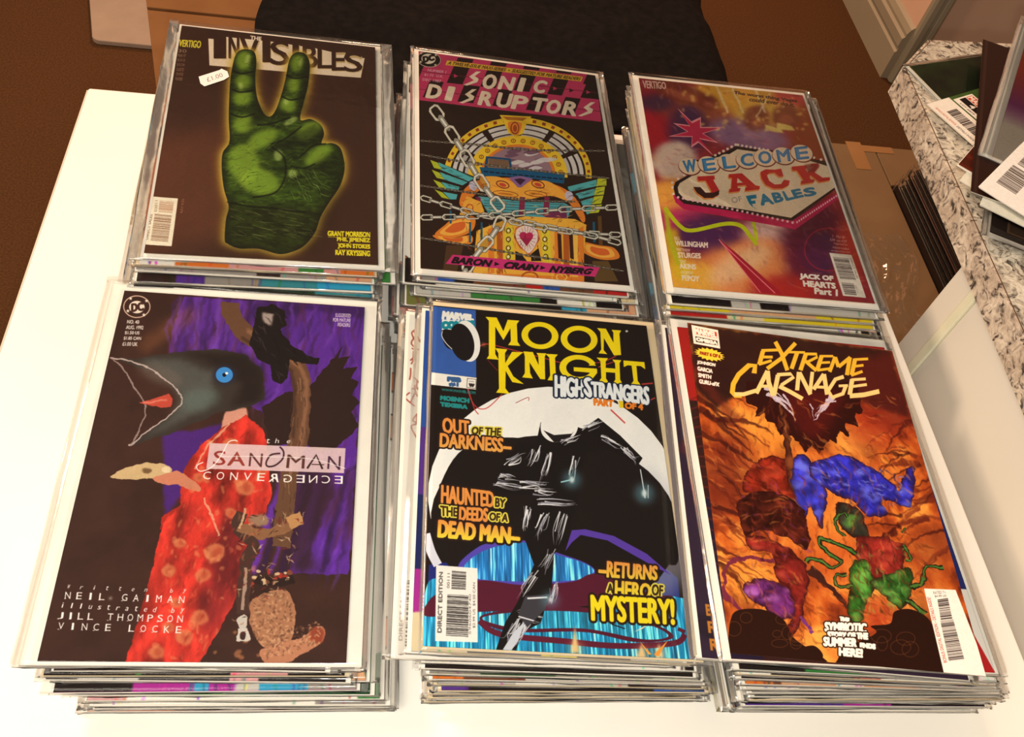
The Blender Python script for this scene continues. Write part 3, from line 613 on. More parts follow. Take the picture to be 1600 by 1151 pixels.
def art_drape():
    s = Art(QUAD['D'], *SIZE['D'], base=(60, 35, 29)); s.crop(20, 430, .6079)  # base is lifted from black: the bag's sheen is mixed into the print colour
    PU, PD = (92, 42, 150), (50, 24, 70)
    n = fbm(s.H, s.W, 60, 5, 11)
    s.img *= (.86 + .3 * n[..., None])
    s.poly([(440, 55), (905, 82), (900, 250), (885, 420), (862, 770), (720, 765), (690, 500), (640, 350), (400, 215), (410, 140)], PU, smooth=False)
    for i in range(12):
        x = 430 + i * 26; s.line([(x, 55), (x - 14 - i, 210)], 8 + (i % 3) * 5, PD if i % 2 else (120, 70, 170), .6, bl=3)
    s.poly([(560, 60), (600, 60), (620, 130), (760, 90), (905, 110), (905, 82), (540, 60)], PD, .7, bl=6)
    for i in range(9):
        x = 880 - i * 22; s.line([(x, 500), (x - 60 - 4 * i, 765)], 9 + (i % 3) * 6, PD if i % 2 else (112, 50, 190), .8, bl=3)
    s.poly([(385, 400), (470, 400), (540, 380), (440, 560), (390, 620)], (74, 34, 120), bl=3)
    s.line([(470, 90), (330, 190)], 34, (150, 92, 56), .5, bl=14)
    pd = [(440, 55), (905, 82), (900, 250), (885, 420), (862, 770), (720, 765), (690, 500), (640, 350), (400, 215), (410, 140)]
    s.brush(pd, 420, 120, 9, [(44, 22, 56), (126, 70, 190), (70, 34, 120), (84, 40, 60)], 2, a=.5, ang=lambda x, y: 1.75 if y < 300 else 2.0 - (x - 700) / 900, bend=.12, smooth=False, bl=2)
    s.poly([(720, 500), (800, 470), (840, 560), (760, 700), (790, 765), (700, 760)], (50, 28, 34), .75, bl=10); s.poly([(860, 520), (880, 480), (870, 640), (850, 700)], (60, 30, 40), .6, bl=6)
    # dark jagged mass at the right
    s.poly([(640, 340), (700, 300), (760, 290), (850, 180), (835, 215), (868, 205), (850, 240), (885, 235), (868, 265), (890, 275), (872, 305), (892, 325), (870, 350), (890, 385), (860, 420), (800, 460), (740, 430), (660, 440)], (46, 28, 26))
    # large dark wedge with a blue disc
    s.poly([(250, 212), (310, 214), (400, 200), (520, 190), (600, 205), (645, 250), (648, 320), (600, 342), (540, 350), (470, 378), (400, 410), (300, 437), (350, 400), (420, 345), (434, 318), (410, 280), (350, 245)], (56, 48, 44))
    s.poly([(330, 215), (420, 215), (520, 250), (500, 330), (440, 370), (330, 425), (400, 370), (434, 318), (400, 268)], (84, 84, 80), .9, bl=8)
    s.poly([(420, 196), (600, 203), (646, 250), (640, 325), (560, 340), (590, 280), (500, 220)], (34, 24, 22), .85, bl=8)
    s.ell(480, 320, 50, 30, (96, 110, 104), .7, -.3, 10); s.ell(380, 255, 60, 22, (110, 100, 92), .6, .4, 9)
    s.line([(250, 212), (320, 225), (370, 252), (420, 290), (434, 318), (420, 345), (360, 392), (300, 437)], 4, (200, 180, 176), .9, smooth=True)
    s.line([(250, 212), (290, 245), (310, 285), (335, 320), (342, 345), (330, 385), (303, 437)], 4, (170, 150, 146), .8, smooth=True)
    s.poly([(325, 328), (400, 306), (412, 318), (408, 336), (380, 340)], (196, 74, 58), smooth=False); s.line([(335, 328), (395, 320)], 4, (240, 150, 130), .7, bl=1)
    pass
    # red patterned cloth
    s.poly([(545, 352), (600, 340), (604, 362), (570, 400), (530, 420)], (214, 150, 130), bl=1)
    s.poly([(600, 360), (640, 390), (656, 450), (664, 560), (650, 620), (600, 650), (608, 760), (560, 860), (480, 996), (290, 996), (330, 860), (362, 740), (385, 640), (378, 655), (382, 620), (430, 590), (440, 500), (480, 440), (540, 390)], (176, 42, 34))
    m = s.mask([(600, 360), (640, 390), (656, 450), (664, 560), (650, 620), (600, 650), (608, 760), (560, 860), (480, 996), (290, 996), (330, 860), (362, 740), (385, 640), (430, 590), (440, 500), (480, 440), (540, 390)])
    nn = fbm(s.H, s.W, 50, 5, 21, sx=.6, sy=1.6); f = (nn[..., None] * 1.5 + .25)
    c = np.array((188, 48, 38), np.float32) / 255 * f; s.paint(m, np.clip(c, 0, 1).astype(np.float32), .85)
    s.poly([(540, 600), (600, 640), (600, 760), (560, 860), (500, 940), (470, 880)], (90, 26, 34), .6, bl=12)
    rs = random.Random(9)
    for x, y, r in ((597, 545, 24), (520, 714, 26), (400, 760, 18), (490, 770, 20), (480, 880, 22), (420, 840, 16), (370, 970, 20), (440, 930, 22), (400, 905, 16), (560, 440, 22), (480, 520, 14), (560, 610, 16), (430, 690, 14), (640, 500, 14)):
        s.ell(x, y, r, r * .9, (216, 128, 84), .8, 0, 2); s.ell(x + 4, y, r * .5, r * .6, (170, 60, 40), .6, .4, 3)
    for i in range(90):
        x, y = rs.uniform(330, 640), rs.uniform(420, 985)
        if 330 + (985 - y) * .28 < x < 650: s.ell(x, y, rs.uniform(2, 10), rs.uniform(3, 14), (232, 150, 96), .45, rs.uniform(-.6, .6), 1)
    for P in ([(490, 570), (520, 640), (530, 670)], [(600, 650), (640, 620)], [(560, 380), (500, 440), (470, 500)]): s.line(P, 5, (240, 190, 150), .7, smooth=True)
    # pale stone and sleeve
    s.poly([(255, 515), (300, 492), (350, 482), (400, 488), (410, 505), (370, 520), (300, 524), (262, 522)], (206, 176, 130), smooth=True); s.ell(345, 502, 14, 7, (96, 66, 40), .8, 0, 1); s.ell(395, 498, 12, 8, (236, 214, 176), .8)
    s.poly([(360, 520), (410, 505), (440, 510), (480, 540), (476, 556), (430, 540), (380, 534)], (206, 130, 100), smooth=True)
    # curved wooden post
    s.line([(560, 70), (560, 95), (600, 150), (700, 205), (740, 260), (738, 400), (716, 480), (700, 600), (690, 700)], 46, (104, 70, 50), smooth=True); s.line([(600, 140), (700, 200), (752, 270), (745, 400), (728, 470)], 12, (150, 104, 76), .8, smooth=True, bl=2); s.line([(590, 160), (690, 225), (722, 270), (722, 420)], 8, (60, 38, 30), .7, smooth=True, bl=2)
    for i in range(50):
        y = rs.uniform(240, 640); x = 735 - max(0, y - 400) * .17 + rs.uniform(-20, 20); s.line([(x, y), (x + rs.uniform(-3, 3), y + rs.uniform(10, 34))], 2, (70, 46, 36) if i % 2 else (160, 120, 90), .6)
    # plain dark cloth bundle on the post, with a pale patch
    s.poly([(628, 84), (668, 74), (700, 92), (704, 128), (688, 142), (716, 178), (762, 208), (790, 214), (780, 232), (742, 226), (712, 214), (706, 262), (690, 280), (668, 270), (664, 232), (630, 214), (608, 176), (618, 140)], (28, 20, 20)); s.poly([(640, 96), (672, 100), (666, 128), (644, 122)], (190, 172, 164), .85, bl=2); s.brush([(620, 90), (700, 90), (760, 215), (680, 270), (615, 180)], 30, 40, 4, [(70, 56, 60), (14, 10, 12)], 7, a=.6, smooth=False, ang=lambda x, y: 1.0)
    # lower bundle of sticks and the tan fleece
    s.line([(590, 610), (580, 650), (620, 690), (600, 740), (590, 870)], 34, (70, 46, 40), smooth=True); s.line([(580, 645), (650, 665), (740, 630)], 26, (140, 96, 66), smooth=True); s.poly([(700, 620), (735, 608), (750, 640), (715, 655)], (190, 140, 90))
    s.line([(600, 600), (584, 650)], 8, (210, 170, 130), .9); s.ell(635, 630, 26, 16, (150, 120, 96), 1, .2, 2); s.line([(600, 750), (590, 860)], 8, (190, 160, 140), .8)
    s.line([(615, 780), (690, 790), (720, 780)], 24, (44, 26, 24), smooth=True)
    for i in range(26): s.ell(rs.uniform(610, 720), rs.uniform(760, 800), rs.uniform(3, 9), rs.uniform(3, 8), ((170, 50, 40), (220, 190, 150), (40, 24, 20), (120, 70, 50))[i % 4], .9)
    s.ell(592, 890, 14, 18, (200, 190, 180)); s.poly([(580, 905), (604, 905), (612, 940), (572, 940)], (206, 196, 186)); s.ell(592, 925, 8, 12, (60, 40, 36))
    s.poly([(620, 830), (700, 810), (725, 860), (720, 920), (700, 960), (640, 950), (610, 890)], (170, 116, 84), smooth=True); s.poly([(640, 960), (740, 930), (790, 900), (803, 930), (770, 960), (700, 996), (650, 996)], (186, 124, 92), smooth=True); s.ell(782, 925, 20, 22, (150, 66, 44), 1, 0, 2)
    for i in range(500):
        x, y = rs.uniform(615, 725), rs.uniform(815, 960)
        if i > 330: x, y = rs.uniform(650, 790), rs.uniform(930, 990); y -= (x - 650) * .3
        if (x - 668) ** 2 / 3000 + (y - 885) ** 2 / 5500 < 1 or i > 330: a = rs.uniform(0, 6.3); s.ell(x, y, 4, 2.5, (214, 160, 120) if i % 2 else (110, 70, 52), .5, a)
    s.brush([(590, 600), (760, 610), (720, 800), (560, 950)], 90, 26, 5, [(150, 110, 84), (36, 22, 20), (210, 176, 140), (120, 40, 34)], 12, a=.7, smooth=False)
    s.brush([(560, 360), (656, 450), (664, 560), (608, 760), (480, 996), (290, 996), (385, 640), (480, 440)], 260, 30, 6, [(120, 24, 24), (226, 120, 80), (206, 60, 44)], 13, a=.4, ang=lambda x, y: 1.9, bend=.5, smooth=False, bl=1)
    s.warp(5, 20, 9)
    s.ell(545, 256, 30, 26, (40, 40, 60), .8, 0, 4); s.ell(544, 256, 22, 20, (60, 140, 216)); s.ell(544, 256, 5, 5, (14, 20, 30)); s.ell(550, 252, 4, 3, (255, 255, 255))
    # logo panel
    s.crop(300, 670, .1625)
    s.poly([(172, 135), (1477, 186), (1462, 425), (138, 382)], (226, 196, 200), .93)
    W3 = (250, 244, 240)
    for ch, q, c in (('S', [(215, 210), (330, 212), (322, 350), (200, 345)], (150, 50, 44)), ('A', [(430, 215), (440, 215), (510, 355), (345, 350)], (150, 60, 50)), ('N', [(558, 230), (684, 238), (672, 366), (545, 358)], (96, 50, 50)), ('M', [(920, 245), (1088, 258), (1080, 382), (905, 375)], (90, 50, 44)), ('N', [(1310, 262), (1432, 262), (1424, 395), (1300, 384)], (70, 40, 60))): s.text(ch, q, c)
    s.line([(1108, 380), (1195, 250), (1255, 385)], 20, (60, 36, 34)); s.line([(1150, 340), (1270, 345)], 9, (60, 36, 34)); s.line([(345, 352), (435, 225), (500, 352)], 18, (150, 60, 50))
    s.line([(845, 170), (882, 220), (870, 290), (800, 350), (730, 360), (715, 320), (760, 250), (850, 235)], 16, (66, 36, 44), smooth=True)
    s.line([(440, 120), (410, 108), (350, 130), (290, 240), (200, 360), (100, 405), (55, 390), (50, 350), (110, 320)], 9, W3, smooth=True); s.line([(280, 265), (700, 265), (1150, 290), (1475, 380)], 5, W3, smooth=True)
    for ch, x, y in (('t', 712, 92), ('h', 800, 90), ('e', 908, 108)): s.text(ch, [(x + 10, y), (x + 42, y), (x + 34, y + 46 if ch != 'e' else y + 28), (x - 2, y + 46 if ch != 'e' else y + 28)], W3)
    for i, ch in enumerate('CONVE'):
        x = 105 + i * 130; y = 408 + i * 4; s.text(ch, [(x + 8, y), (x + 82, y + 2), (x + 70, y + 76), (x, y + 74)], W3)
    s.text('R', [(820, 430), (742, 428), (735, 506), (832, 510)], W3); s.text('R', [(775, 430), (826, 432), (838, 512), (772, 508)], W3)
    for i, ch in enumerate('GENCE'):
        x = 880 + i * 122; y = 438 + i * 3; s.text(ch, [(x + 84, y + 2), (x, y), (x + 2, y + 74), (x + 80, y + 78)], W3)
    s.crop(60, 860, .1625)
    def spaced(t, x0, y0, x1, y1, h, it=False, w=1.0):
        n = len(t); 
        for i, ch in enumerate(t):
            if ch == ' ': continue
            q = i / (n - 1); x = x0 + (x1 - x0) * q; y = y0 + (y1 - y0) * q
            hh = h * (.72 if ch in 'enursa' and it else 1); ww = h * (.8 if not it else .6) * (.4 if ch in 'Iil' else 1) * w
            dy = h - hh; k = 14 if it else 8
            s.text(ch, [(x - ww / 2 + k, y + dy), (x + ww / 2 + k, y + dy + 2), (x + ww / 2, y + h + 2 + (10 if ch == 'y' else 0)), (x - ww / 2, y + h)], W3)
            if not it: 
                s.line([(x - ww / 2 - 4, y + h), (x - ww / 2 + 14, y + h)], 5, W3)
    spaced('written by', 285, 325, 1400, 368, 40, True); spaced('NEIL GAIMAN', 280, 396, 1375, 436, 66)
    spaced('illustrated by', 228, 498, 1378, 552, 50, True); spaced('JILL THOMPSON', 212, 590, 1360, 622, 66); spaced('VINCE LOCKE', 215, 690, 1345, 726, 66)
    s.ell(695, 458, 12, 12, W3, .8, 0, 2)
    s.crop(20, 430, .6079)
    s.ring(319, 81, 35, 29, 2.5, (226, 190, 170)); s.ell(319, 82, 20, 16, (240, 226, 210)); s.text('DC', [(306, 74), (334, 70), (336, 90), (306, 94)], (70, 40, 32), bold=2)
    for x, y in ((303, 60), (344, 66), (296, 92), (337, 102)): star(s, x, y, 5.5, (240, 226, 210))
    for i, (t, w) in enumerate((('NO. 40', 30), ('AUG. 1992', 44), ('$1.50 US', 37), ('$1.85 CAN', 44), ('£1.00 UK', 38))):
        x, y = 295 - i * 3, 115 + i * 14.2; s.text(t, [(x, y), (x + w, y + 1), (x + w - 1, y + 10), (x - 1, y + 9)], W3, bold=.6)
    for i, (t, x) in enumerate((('SUGGESTED', 830), ('FOR MATURE', 824), ('READERS', 836))): y = 98 + i * 12; s.text(t, [(x, y), (869 - i * .5, y + 2), (868 - i * .5, y + 11), (x - 1, y + 9)], W3, .95, bold=.5)
    s.speckle(.04, 4, 8); return s

def art_moon():
    s = Art(QUAD['E'], *SIZE['E'], base=(24, 14, 12)); s.crop(670, 640, .34752)
    # disc, halo and striped ground
    s.poly([(0, 700), (60, 680), (200, 610), (420, 590), (640, 540), (800, 560), (1000, 660), (1120, 760), (1151, 1151), (-20, 1151)], (30, 40, 120))
    s.ell(560, 400, 565, 500, (248, 248, 244), rot=.12); s.ell(1000, 560, 150, 300, (180, 180, 196), .5, -.2, 20)
    s.ell(565, 520, 558, 400, (22, 14, 14), rot=.10); s.poly([(30, 400), (130, 200), (300, 130), (560, 160), (900, 300), (1080, 500), (1110, 700), (900, 600), (640, 540), (400, 600), (200, 620), (60, 690), (20, 560)], (22, 14, 14), smooth=True)
    s.line([(-14, 560), (10, 640), (40, 700)], 40, (226, 226, 240), smooth=True)
    def stripes(P, seed, base=(20, 120, 190)):
        m = s.mask(P, True); g = np.random.RandomState(seed).rand(1, s.W).astype(np.float32); g = box_blur(np.repeat(g, s.H, 0), 1, 1)
        v = fbm(s.H, s.W, 40, 3, seed, sx=.12, sy=2.2); t = (g * .5 + v * .9)[..., None]
        c = np.array(base, np.float32) / 255 * (.15 + 1.2 * t) + np.clip(t - .72, 0, 1) * 1.6
        s.paint(m, np.clip(c, 0, 1).astype(np.float32))
        return m
    s.poly([(610, 640), (640, 545), (700, 540), (830, 570), (980, 650), (1090, 745), (1000, 700), (800, 590), (680, 566), (640, 600)], (90, 60, 170), smooth=False)
    s.poly([(130, 705), (220, 620), (300, 600), (420, 590), (560, 640), (700, 690), (745, 730), (690, 770), (420, 790), (200, 770)], (84, 70, 180), smooth=True); stripes([(150, 720), (240, 640), (420, 600), (560, 650), (690, 690), (740, 728), (680, 765), (480, 775), (230, 765)], 4, (36, 130, 210))
    stripes([(-20, 830), (100, 760), (700, 900), (1151, 850), (1170, 1151), (-20, 1100)], 7, (30, 150, 205))
    s.poly([(0, 860), (60, 820), (220, 770), (420, 790), (640, 775), (760, 740), (1000, 830), (1090, 840), (980, 900), (760, 880), (560, 900), (230, 910), (-10, 930)], (86, 20, 44), smooth=True)
    s.poly([(230, 930), (330, 905), (500, 890), (700, 890), (900, 930), (1060, 985), (1090, 1030), (930, 1045), (700, 1000), (400, 1000), (260, 970)], (86, 20, 44), smooth=True); stripes([(240, 935), (350, 915), (560, 905), (820, 925), (1010, 975), (1075, 1020), (960, 1032), (700, 985), (420, 985), (280, 960)], 9, (40, 160, 205))
    s.line([(225, 950), (320, 1010), (600, 1040), (850, 1062), (1100, 1050), (1151, 1010)], 26, (96, 24, 48), smooth=True); s.line([(1120, 985), (1151, 1000)], 16, (96, 24, 48))
    # abstract black rock with white edge strokes (no figure)
    s.poly([(500, 60), (600, 60), (690, 90), (760, 40), (860, 120), (960, 220), (940, 250), (800, 180), (700, 200), (680, 330), (660, 440), (620, 600), (560, 650), (550, 800), (500, 960), (420, 1000), (390, 1080), (300, 1078), (340, 960), (400, 860), (470, 700), (430, 590), (420, 480), (480, 390), (300, 380), (290, 330), (340, 220), (400, 150), (480, 150)], (16, 11, 12))
    s.poly([(545, -10), (600, -12), (650, 30), (668, 80), (640, 130), (560, 150), (510, 120), (500, 70), (520, 30)], (246, 246, 242), smooth=True)
    s.poly([(512, 96), (560, 118), (640, 112), (650, 100), (620, 146), (560, 150)], (24, 18, 20))
    rs = random.Random(12)
    segs = [(300, 330, 480, 360), (320, 300, 400, 310), (350, 240, 420, 200), (600, 150, 680, 120), (700, 90, 780, 60), (790, 130, 870, 170), (880, 180, 950, 250), (500, 420, 660, 430), (440, 450, 420, 560), (520, 480, 470, 580), (600, 470, 560, 620), (550, 640, 500, 740), (470, 740, 400, 850), (420, 930, 510, 950), (560, 790, 540, 880), (480, 870, 390, 920), (390, 950, 330, 1060), (440, 960, 380, 1070), (660, 220, 640, 330), (480, 180, 440, 260), (540, 200, 500, 330), (420, 340, 560, 350), (480, 370, 570, 380)]
    for x0, y0, x1, y1 in segs:
        for k in range(8):
            ox, oy = rs.uniform(-20, 20), rs.uniform(-16, 16); w = rs.uniform(2, 9)
            mx, my = (x0 + x1) / 2 + rs.uniform(-14, 14) + ox, (y0 + y1) / 2 + rs.uniform(-12, 12) + oy
            s.line([(x0 + ox, y0 + oy), (mx, my), (x0 + (x1 - x0) * rs.uniform(.5, 1) + ox, y0 + (y1 - y0) * rs.uniform(.5, 1) + oy)], w, ((226, 226, 232), (150, 150, 162), (246, 246, 250))[k % 3], .9, smooth=True, taper=True)
    s.poly([(380, 1000), (430, 950), (400, 1040), (370, 1080), (330, 1078)], (206, 210, 222)); s.poly([(430, 840), (540, 830), (520, 900), (440, 980), (400, 920)], (60, 58, 66)); s.line([(440, 850), (530, 845)], 8, (230, 230, 236)); s.line([(400, 930), (470, 950)], 6, (230, 230, 236))
    for x, y, r in ((640, 318, 30), (968, 378, 34), (545, 855, 26)):
        s.ell(x, y, r * 1.4, r * 1.4, (120, 190, 210), .45, 0, 9); s.ell(x, y, r * .3, r * .5, (240, 255, 255), 1, 0, 3)
    s.line([(950, 270), (972, 400)], 5, (210, 220, 226)); s.line([(985, 340), (985, 400)], 4, (190, 200, 210)); s.line([(590, 330), (640, 318)], 6, (160, 210, 220))
    for x, y in ((660, 1060), (960, 1080), (1040, 1080)):
        s.poly([(x - 24, y + 30), (x - 6, y - 90 if x < 700 else y - 30), (x + 12, y + 30)], (250, 220, 150), .9, bl=2); s.ell(x, y + 10, 34, 26, (255, 190, 120), .5, 0, 8)
    s.poly([(1010, 1100), (1075, 1035), (1030, 1110)], (250, 160, 60)); s.poly([(985, 1100), (945, 1040), (1000, 1100)], (250, 170, 70)); s.poly([(920, 1000), (990, 960), (960, 985)], (250, 230, 200)); s.line([(820, 965), (880, 985)], 5, (20, 20, 30))
    # red tendrils
    s.crop(740, 480, .175); RD = (150, 34, 40)
    for P, w in (([(-120, 480), (-20, 840), (100, 910), (250, 780)], 9), ([(-60, 700), (0, 900), (40, 960)], 9), ([(40, 360), (120, 330), (330, 380), (600, 450), (800, 500), (1100, 500), (1270, 440)], 9), ([(120, 470), (210, 570)], 6), ([(370, 860), (480, 810), (485, 840)], 6), ([(1220, 920), (1350, 1040)], 14), ([(850, 580), (900, 620), (960, 640)], 18), ([(1500, 690), (1600, 680)], 14), ([(1560, 840), (1620, 810)], 12), ([(1080, 550), (1250, 490)], 9)): s.line(P, w, (206, 60, 60) if w > 8 else RD, .85, smooth=True)
    s.ell(85, 335, 16, 16, (255, 140, 90), .8, 0, 4); s.ell(300, 440, 14, 14, (240, 200, 120), .6, 0, 4)
    YL = (250, 224, 16)
    def yp(P): s.poly(P, YL)
    yp([(102, 86), (202, 92), (262, 215), (300, 112), (404, 120), (382, 152), (388, 310), (414, 348), (304, 340), (328, 304), (324, 190), (262, 295), (190, 175), (190, 420), (220, 472), (112, 462), (132, 432), (132, 122)])
    for x, y in ((588, 254), (938, 288)): s.ell(x, y, 166, 122, YL, rot=.10); s.ell(x, y, 106, 80, (24, 14, 12), rot=.10)
    yp([(1098, 186), (1178, 192), (1246, 318), (1244, 226), (1228, 202), (1316, 208), (1300, 238), (1314, 430), (1250, 434), (1160, 278), (1158, 385), (1190, 422), (1112, 414), (1136, 378), (1128, 222)])
    yp([(188, 366), (298, 378), (276, 412), (278, 500), (338, 400), (440, 404), (360, 470), (300, 528), (350, 620), (445, 690), (340, 672), (282, 572), (280, 728), (318, 778), (196, 766), (222, 728), (216, 412)])
    yp([(440, 396), (524, 402), (576, 520), (572, 438), (556, 410), (644, 414), (630, 446), (634, 648), (590, 646), (494, 496), (500, 590), (524, 640), (428, 630), (452, 592), (452, 440)])
    yp([(636, 418), (748, 424), (722, 456), (730, 620), (760, 662), (654, 656), (678, 612), (670, 452)])
    s.ell(930, 546, 170, 118, YL, rot=.08); s.ell(934, 548, 112, 78, (24, 14, 12), rot=.08); s.poly([(1010, 520), (1110, 500), (1110, 560), (1000, 560)], (24, 14, 12)); yp([(1020, 525), (1060, 490), (1090, 526)]); yp([(888, 538), (1096, 552), (1100, 590), (1060, 640), (1010, 650), (1034, 588), (890, 576)])
    yp([(1092, 452), (1198, 458), (1176, 488), (1176, 545), (1262, 552), (1258, 500), (1234, 470), (1316, 476), (1300, 504), (1306, 650), (1326, 690), (1240, 684), (1262, 650), (1260, 590), (1178, 584), (1178, 640), (1204, 680), (1110, 672), (1136, 636), (1128, 486)])
    yp([(1334, 478), (1524, 492), (1532, 556), (1490, 528), (1452, 526), (1464, 660), (1496, 706), (1396, 698), (1426, 660), (1408, 524), (1372, 522), (1338, 538)])
    s.ell(1365, 215, 12, 10, (200, 196, 186))
    s.text('HIGH', [(724, 612), (972, 656), (968, 806), (726, 802)], (240, 246, 248), bold=3, outline=(16, 30, 60), ow=5); s.text('S', [(985, 634), (1048, 640), (1046, 826), (985, 770)], (240, 246, 248), bold=3, outline=(16, 30, 60), ow=5)
    s.text('TRANGERS', [(1048, 672), (1560, 716), (1562, 872), (1052, 800)], (240, 246, 248), bold=3, outline=(16, 30, 60), ow=4)
    s.text('PART', [(1068, 824), (1244, 838), (1240, 892), (1072, 880)], (238, 132, 40), bold=2); s.text('OF 4', [(1352, 858), (1508, 866), (1508, 920), (1350, 906)], (238, 132, 40), bold=2)
    s.poly([(1254, 826), (1332, 830), (1336, 900), (1364, 940), (1270, 932), (1292, 900), (1284, 850)], (244, 244, 240)); s.poly([(1290, 840), (1330, 843), (1336, 905), (1300, 902)], (240, 210, 20))
    # corner box
    s.crop(670, 480, .15644); BB = (52, 94, 176)
    s.poly([(40, -10), (466, 30), (470, 706), (30, 652)], BB)
    s.text('MARVEL', [(145, 42), (440, 80), (438, 128), (135, 118)], (246, 246, 240), bold=3); s.poly([(130, 122), (446, 140), (448, 270), (130, 232)], (244, 244, 240))
    s.text('COMICS', [(132, 150), (446, 140), (444, 204), (134, 214)], (20, 140, 160), bold=4)
    s.ell(380, 340, 126, 210, (244, 244, 240), rot=-.2); s.ell(330, 350, 116, 190, (20, 14, 16), rot=-.25); s.poly([(360, 590), (300, 540), (470, 700), (466, 560)], BB)
    s.ell(200, 250, 74, 26, (20, 14, 16), rot=.1); s.poly([(130, 240), (220, 230), (300, 300), (240, 420), (160, 380)], (20, 14, 16), smooth=True); s.line([(135, 240), (130, 290), (170, 360), (230, 420)], 8, (230, 232, 240), smooth=True)
    s.poly([(28, 652), (474, 708), (468, 826), (22, 776)], (246, 242, 234)); s.text('FEB', [(190, 702), (314, 712), (312, 748), (188, 738)], (56, 96, 150), bold=3); s.text('#1', [(205, 754), (290, 762), (288, 796), (202, 788)], (56, 96, 150), bold=2)
    s.poly([(380, 712), (470, 722), (466, 818), (374, 806)], (60, 50, 50)); s.poly([(385, 717), (466, 726), (462, 813), (379, 802)], (246, 242, 234)); s.text('W', [(402, 766), (448, 772), (446, 798), (400, 794)], (50, 40, 40), bold=2); s.line([(398, 742), (450, 748)], 5, (120, 110, 110))
    TE = (30, 140, 140)
    s.text('WWW.MARVEL.COM', [(126, 814), (462, 846), (460, 872), (128, 836)], TE, bold=.8); s.text('MOENCH', [(120, 888), (398, 918), (396, 958), (116, 928)], TE, bold=2); s.text('TEXEIRA', [(116, 952), (380, 984), (378, 1018), (118, 988)], TE, bold=2)
    # story lines
    s.crop(670, 640, .34752); OR, OY = (236, 150, 70), (244, 220, 70)
    def cap(t, q, c, g=None, ol=(40, 20, 14), b=2): s.text(t, q, c, bold=b, outline=ol, ow=b + 3, grad=g)
    cap('OUT', [(62, 38), (178, 54), (180, 112), (64, 106)], OR); s.text('OF THE', [(194, 80), (322, 86), (320, 120), (190, 112)], (60, 40, 20), bold=1, outline=(236, 220, 80), ow=4)
    cap('DARKNESS--', [(52, 108), (368, 136), (366, 196), (50, 168)], OR, (236, 170, 80))
    cap('HAUNTED', [(58, 342), (288, 374), (290, 442), (56, 420)], OR); s.text('BY', [(298, 400), (342, 406), (338, 442), (296, 440)], (60, 40, 20), bold=1, outline=(236, 220, 80), ow=4)
    s.text('THE', [(52, 434), (128, 444), (126, 482), (54, 478)], (60, 40, 20), bold=1, outline=(236, 220, 80), ow=4); cap('DEEDS', [(138, 440), (262, 448), (260, 506), (136, 500)], OR); s.text('OF A', [(272, 466), (354, 474), (350, 508), (270, 500)], (60, 40, 20), bold=1, outline=(236, 220, 80), ow=4)
    cap('DEAD MAN--', [(46, 500), (406, 540), (402, 606), (42, 572)], OR, (248, 226, 60), b=3)
    cap('--RETURNS', [(764, 680), (1026, 706), (1024, 766), (762, 752)], OR, (240, 200, 60)); s.text('A', [(802, 782), (826, 786), (826, 826), (800, 822)], (60, 40, 20), bold=1, outline=(236, 220, 80), ow=4); cap('HERO', [(838, 770), (996, 786), (994, 852), (836, 846)], (240, 190, 60), (248, 230, 50)); s.text('OF', [(1004, 786), (1052, 792), (1050, 838), (1002, 834)], (60, 40, 20), bold=1, outline=(236, 220, 80), ow=4)
    cap('MYSTERY!', [(728, 836), (1098, 856), (1102, 964), (732, 946)], (250, 226, 30), b=3)
    s.poly([(32, 700), (216, 716), (218, 1046), (28, 1040)], (248, 244, 236)); s.bars([(102, 726), (166, 732), (164, 812), (100, 808)], 22, 3, (40, 34, 34)); s.bars([(82, 832), (176, 838), (176, 1022), (76, 1016)], 44, 4, (40, 34, 34))
    vtext(s, 'DIRECT EDITION', [(46, 732), (62, 732), (56, 1002), (38, 1002)], (60, 54, 54), bold=.5); vtext(s, '00111', [(82, 738), (94, 738), (92, 804), (80, 804)], (90, 80, 80)); vtext(s, '$2.99 US  $4.50 CAN', [(196, 780), (208, 780), (208, 982), (196, 982)], (90, 80, 80)); vtext(s, '5960604740', [(178, 832), (188, 832), (188, 1010), (178, 1010)], (120, 110, 110))
    s.speckle(.02, 4, 8); return s

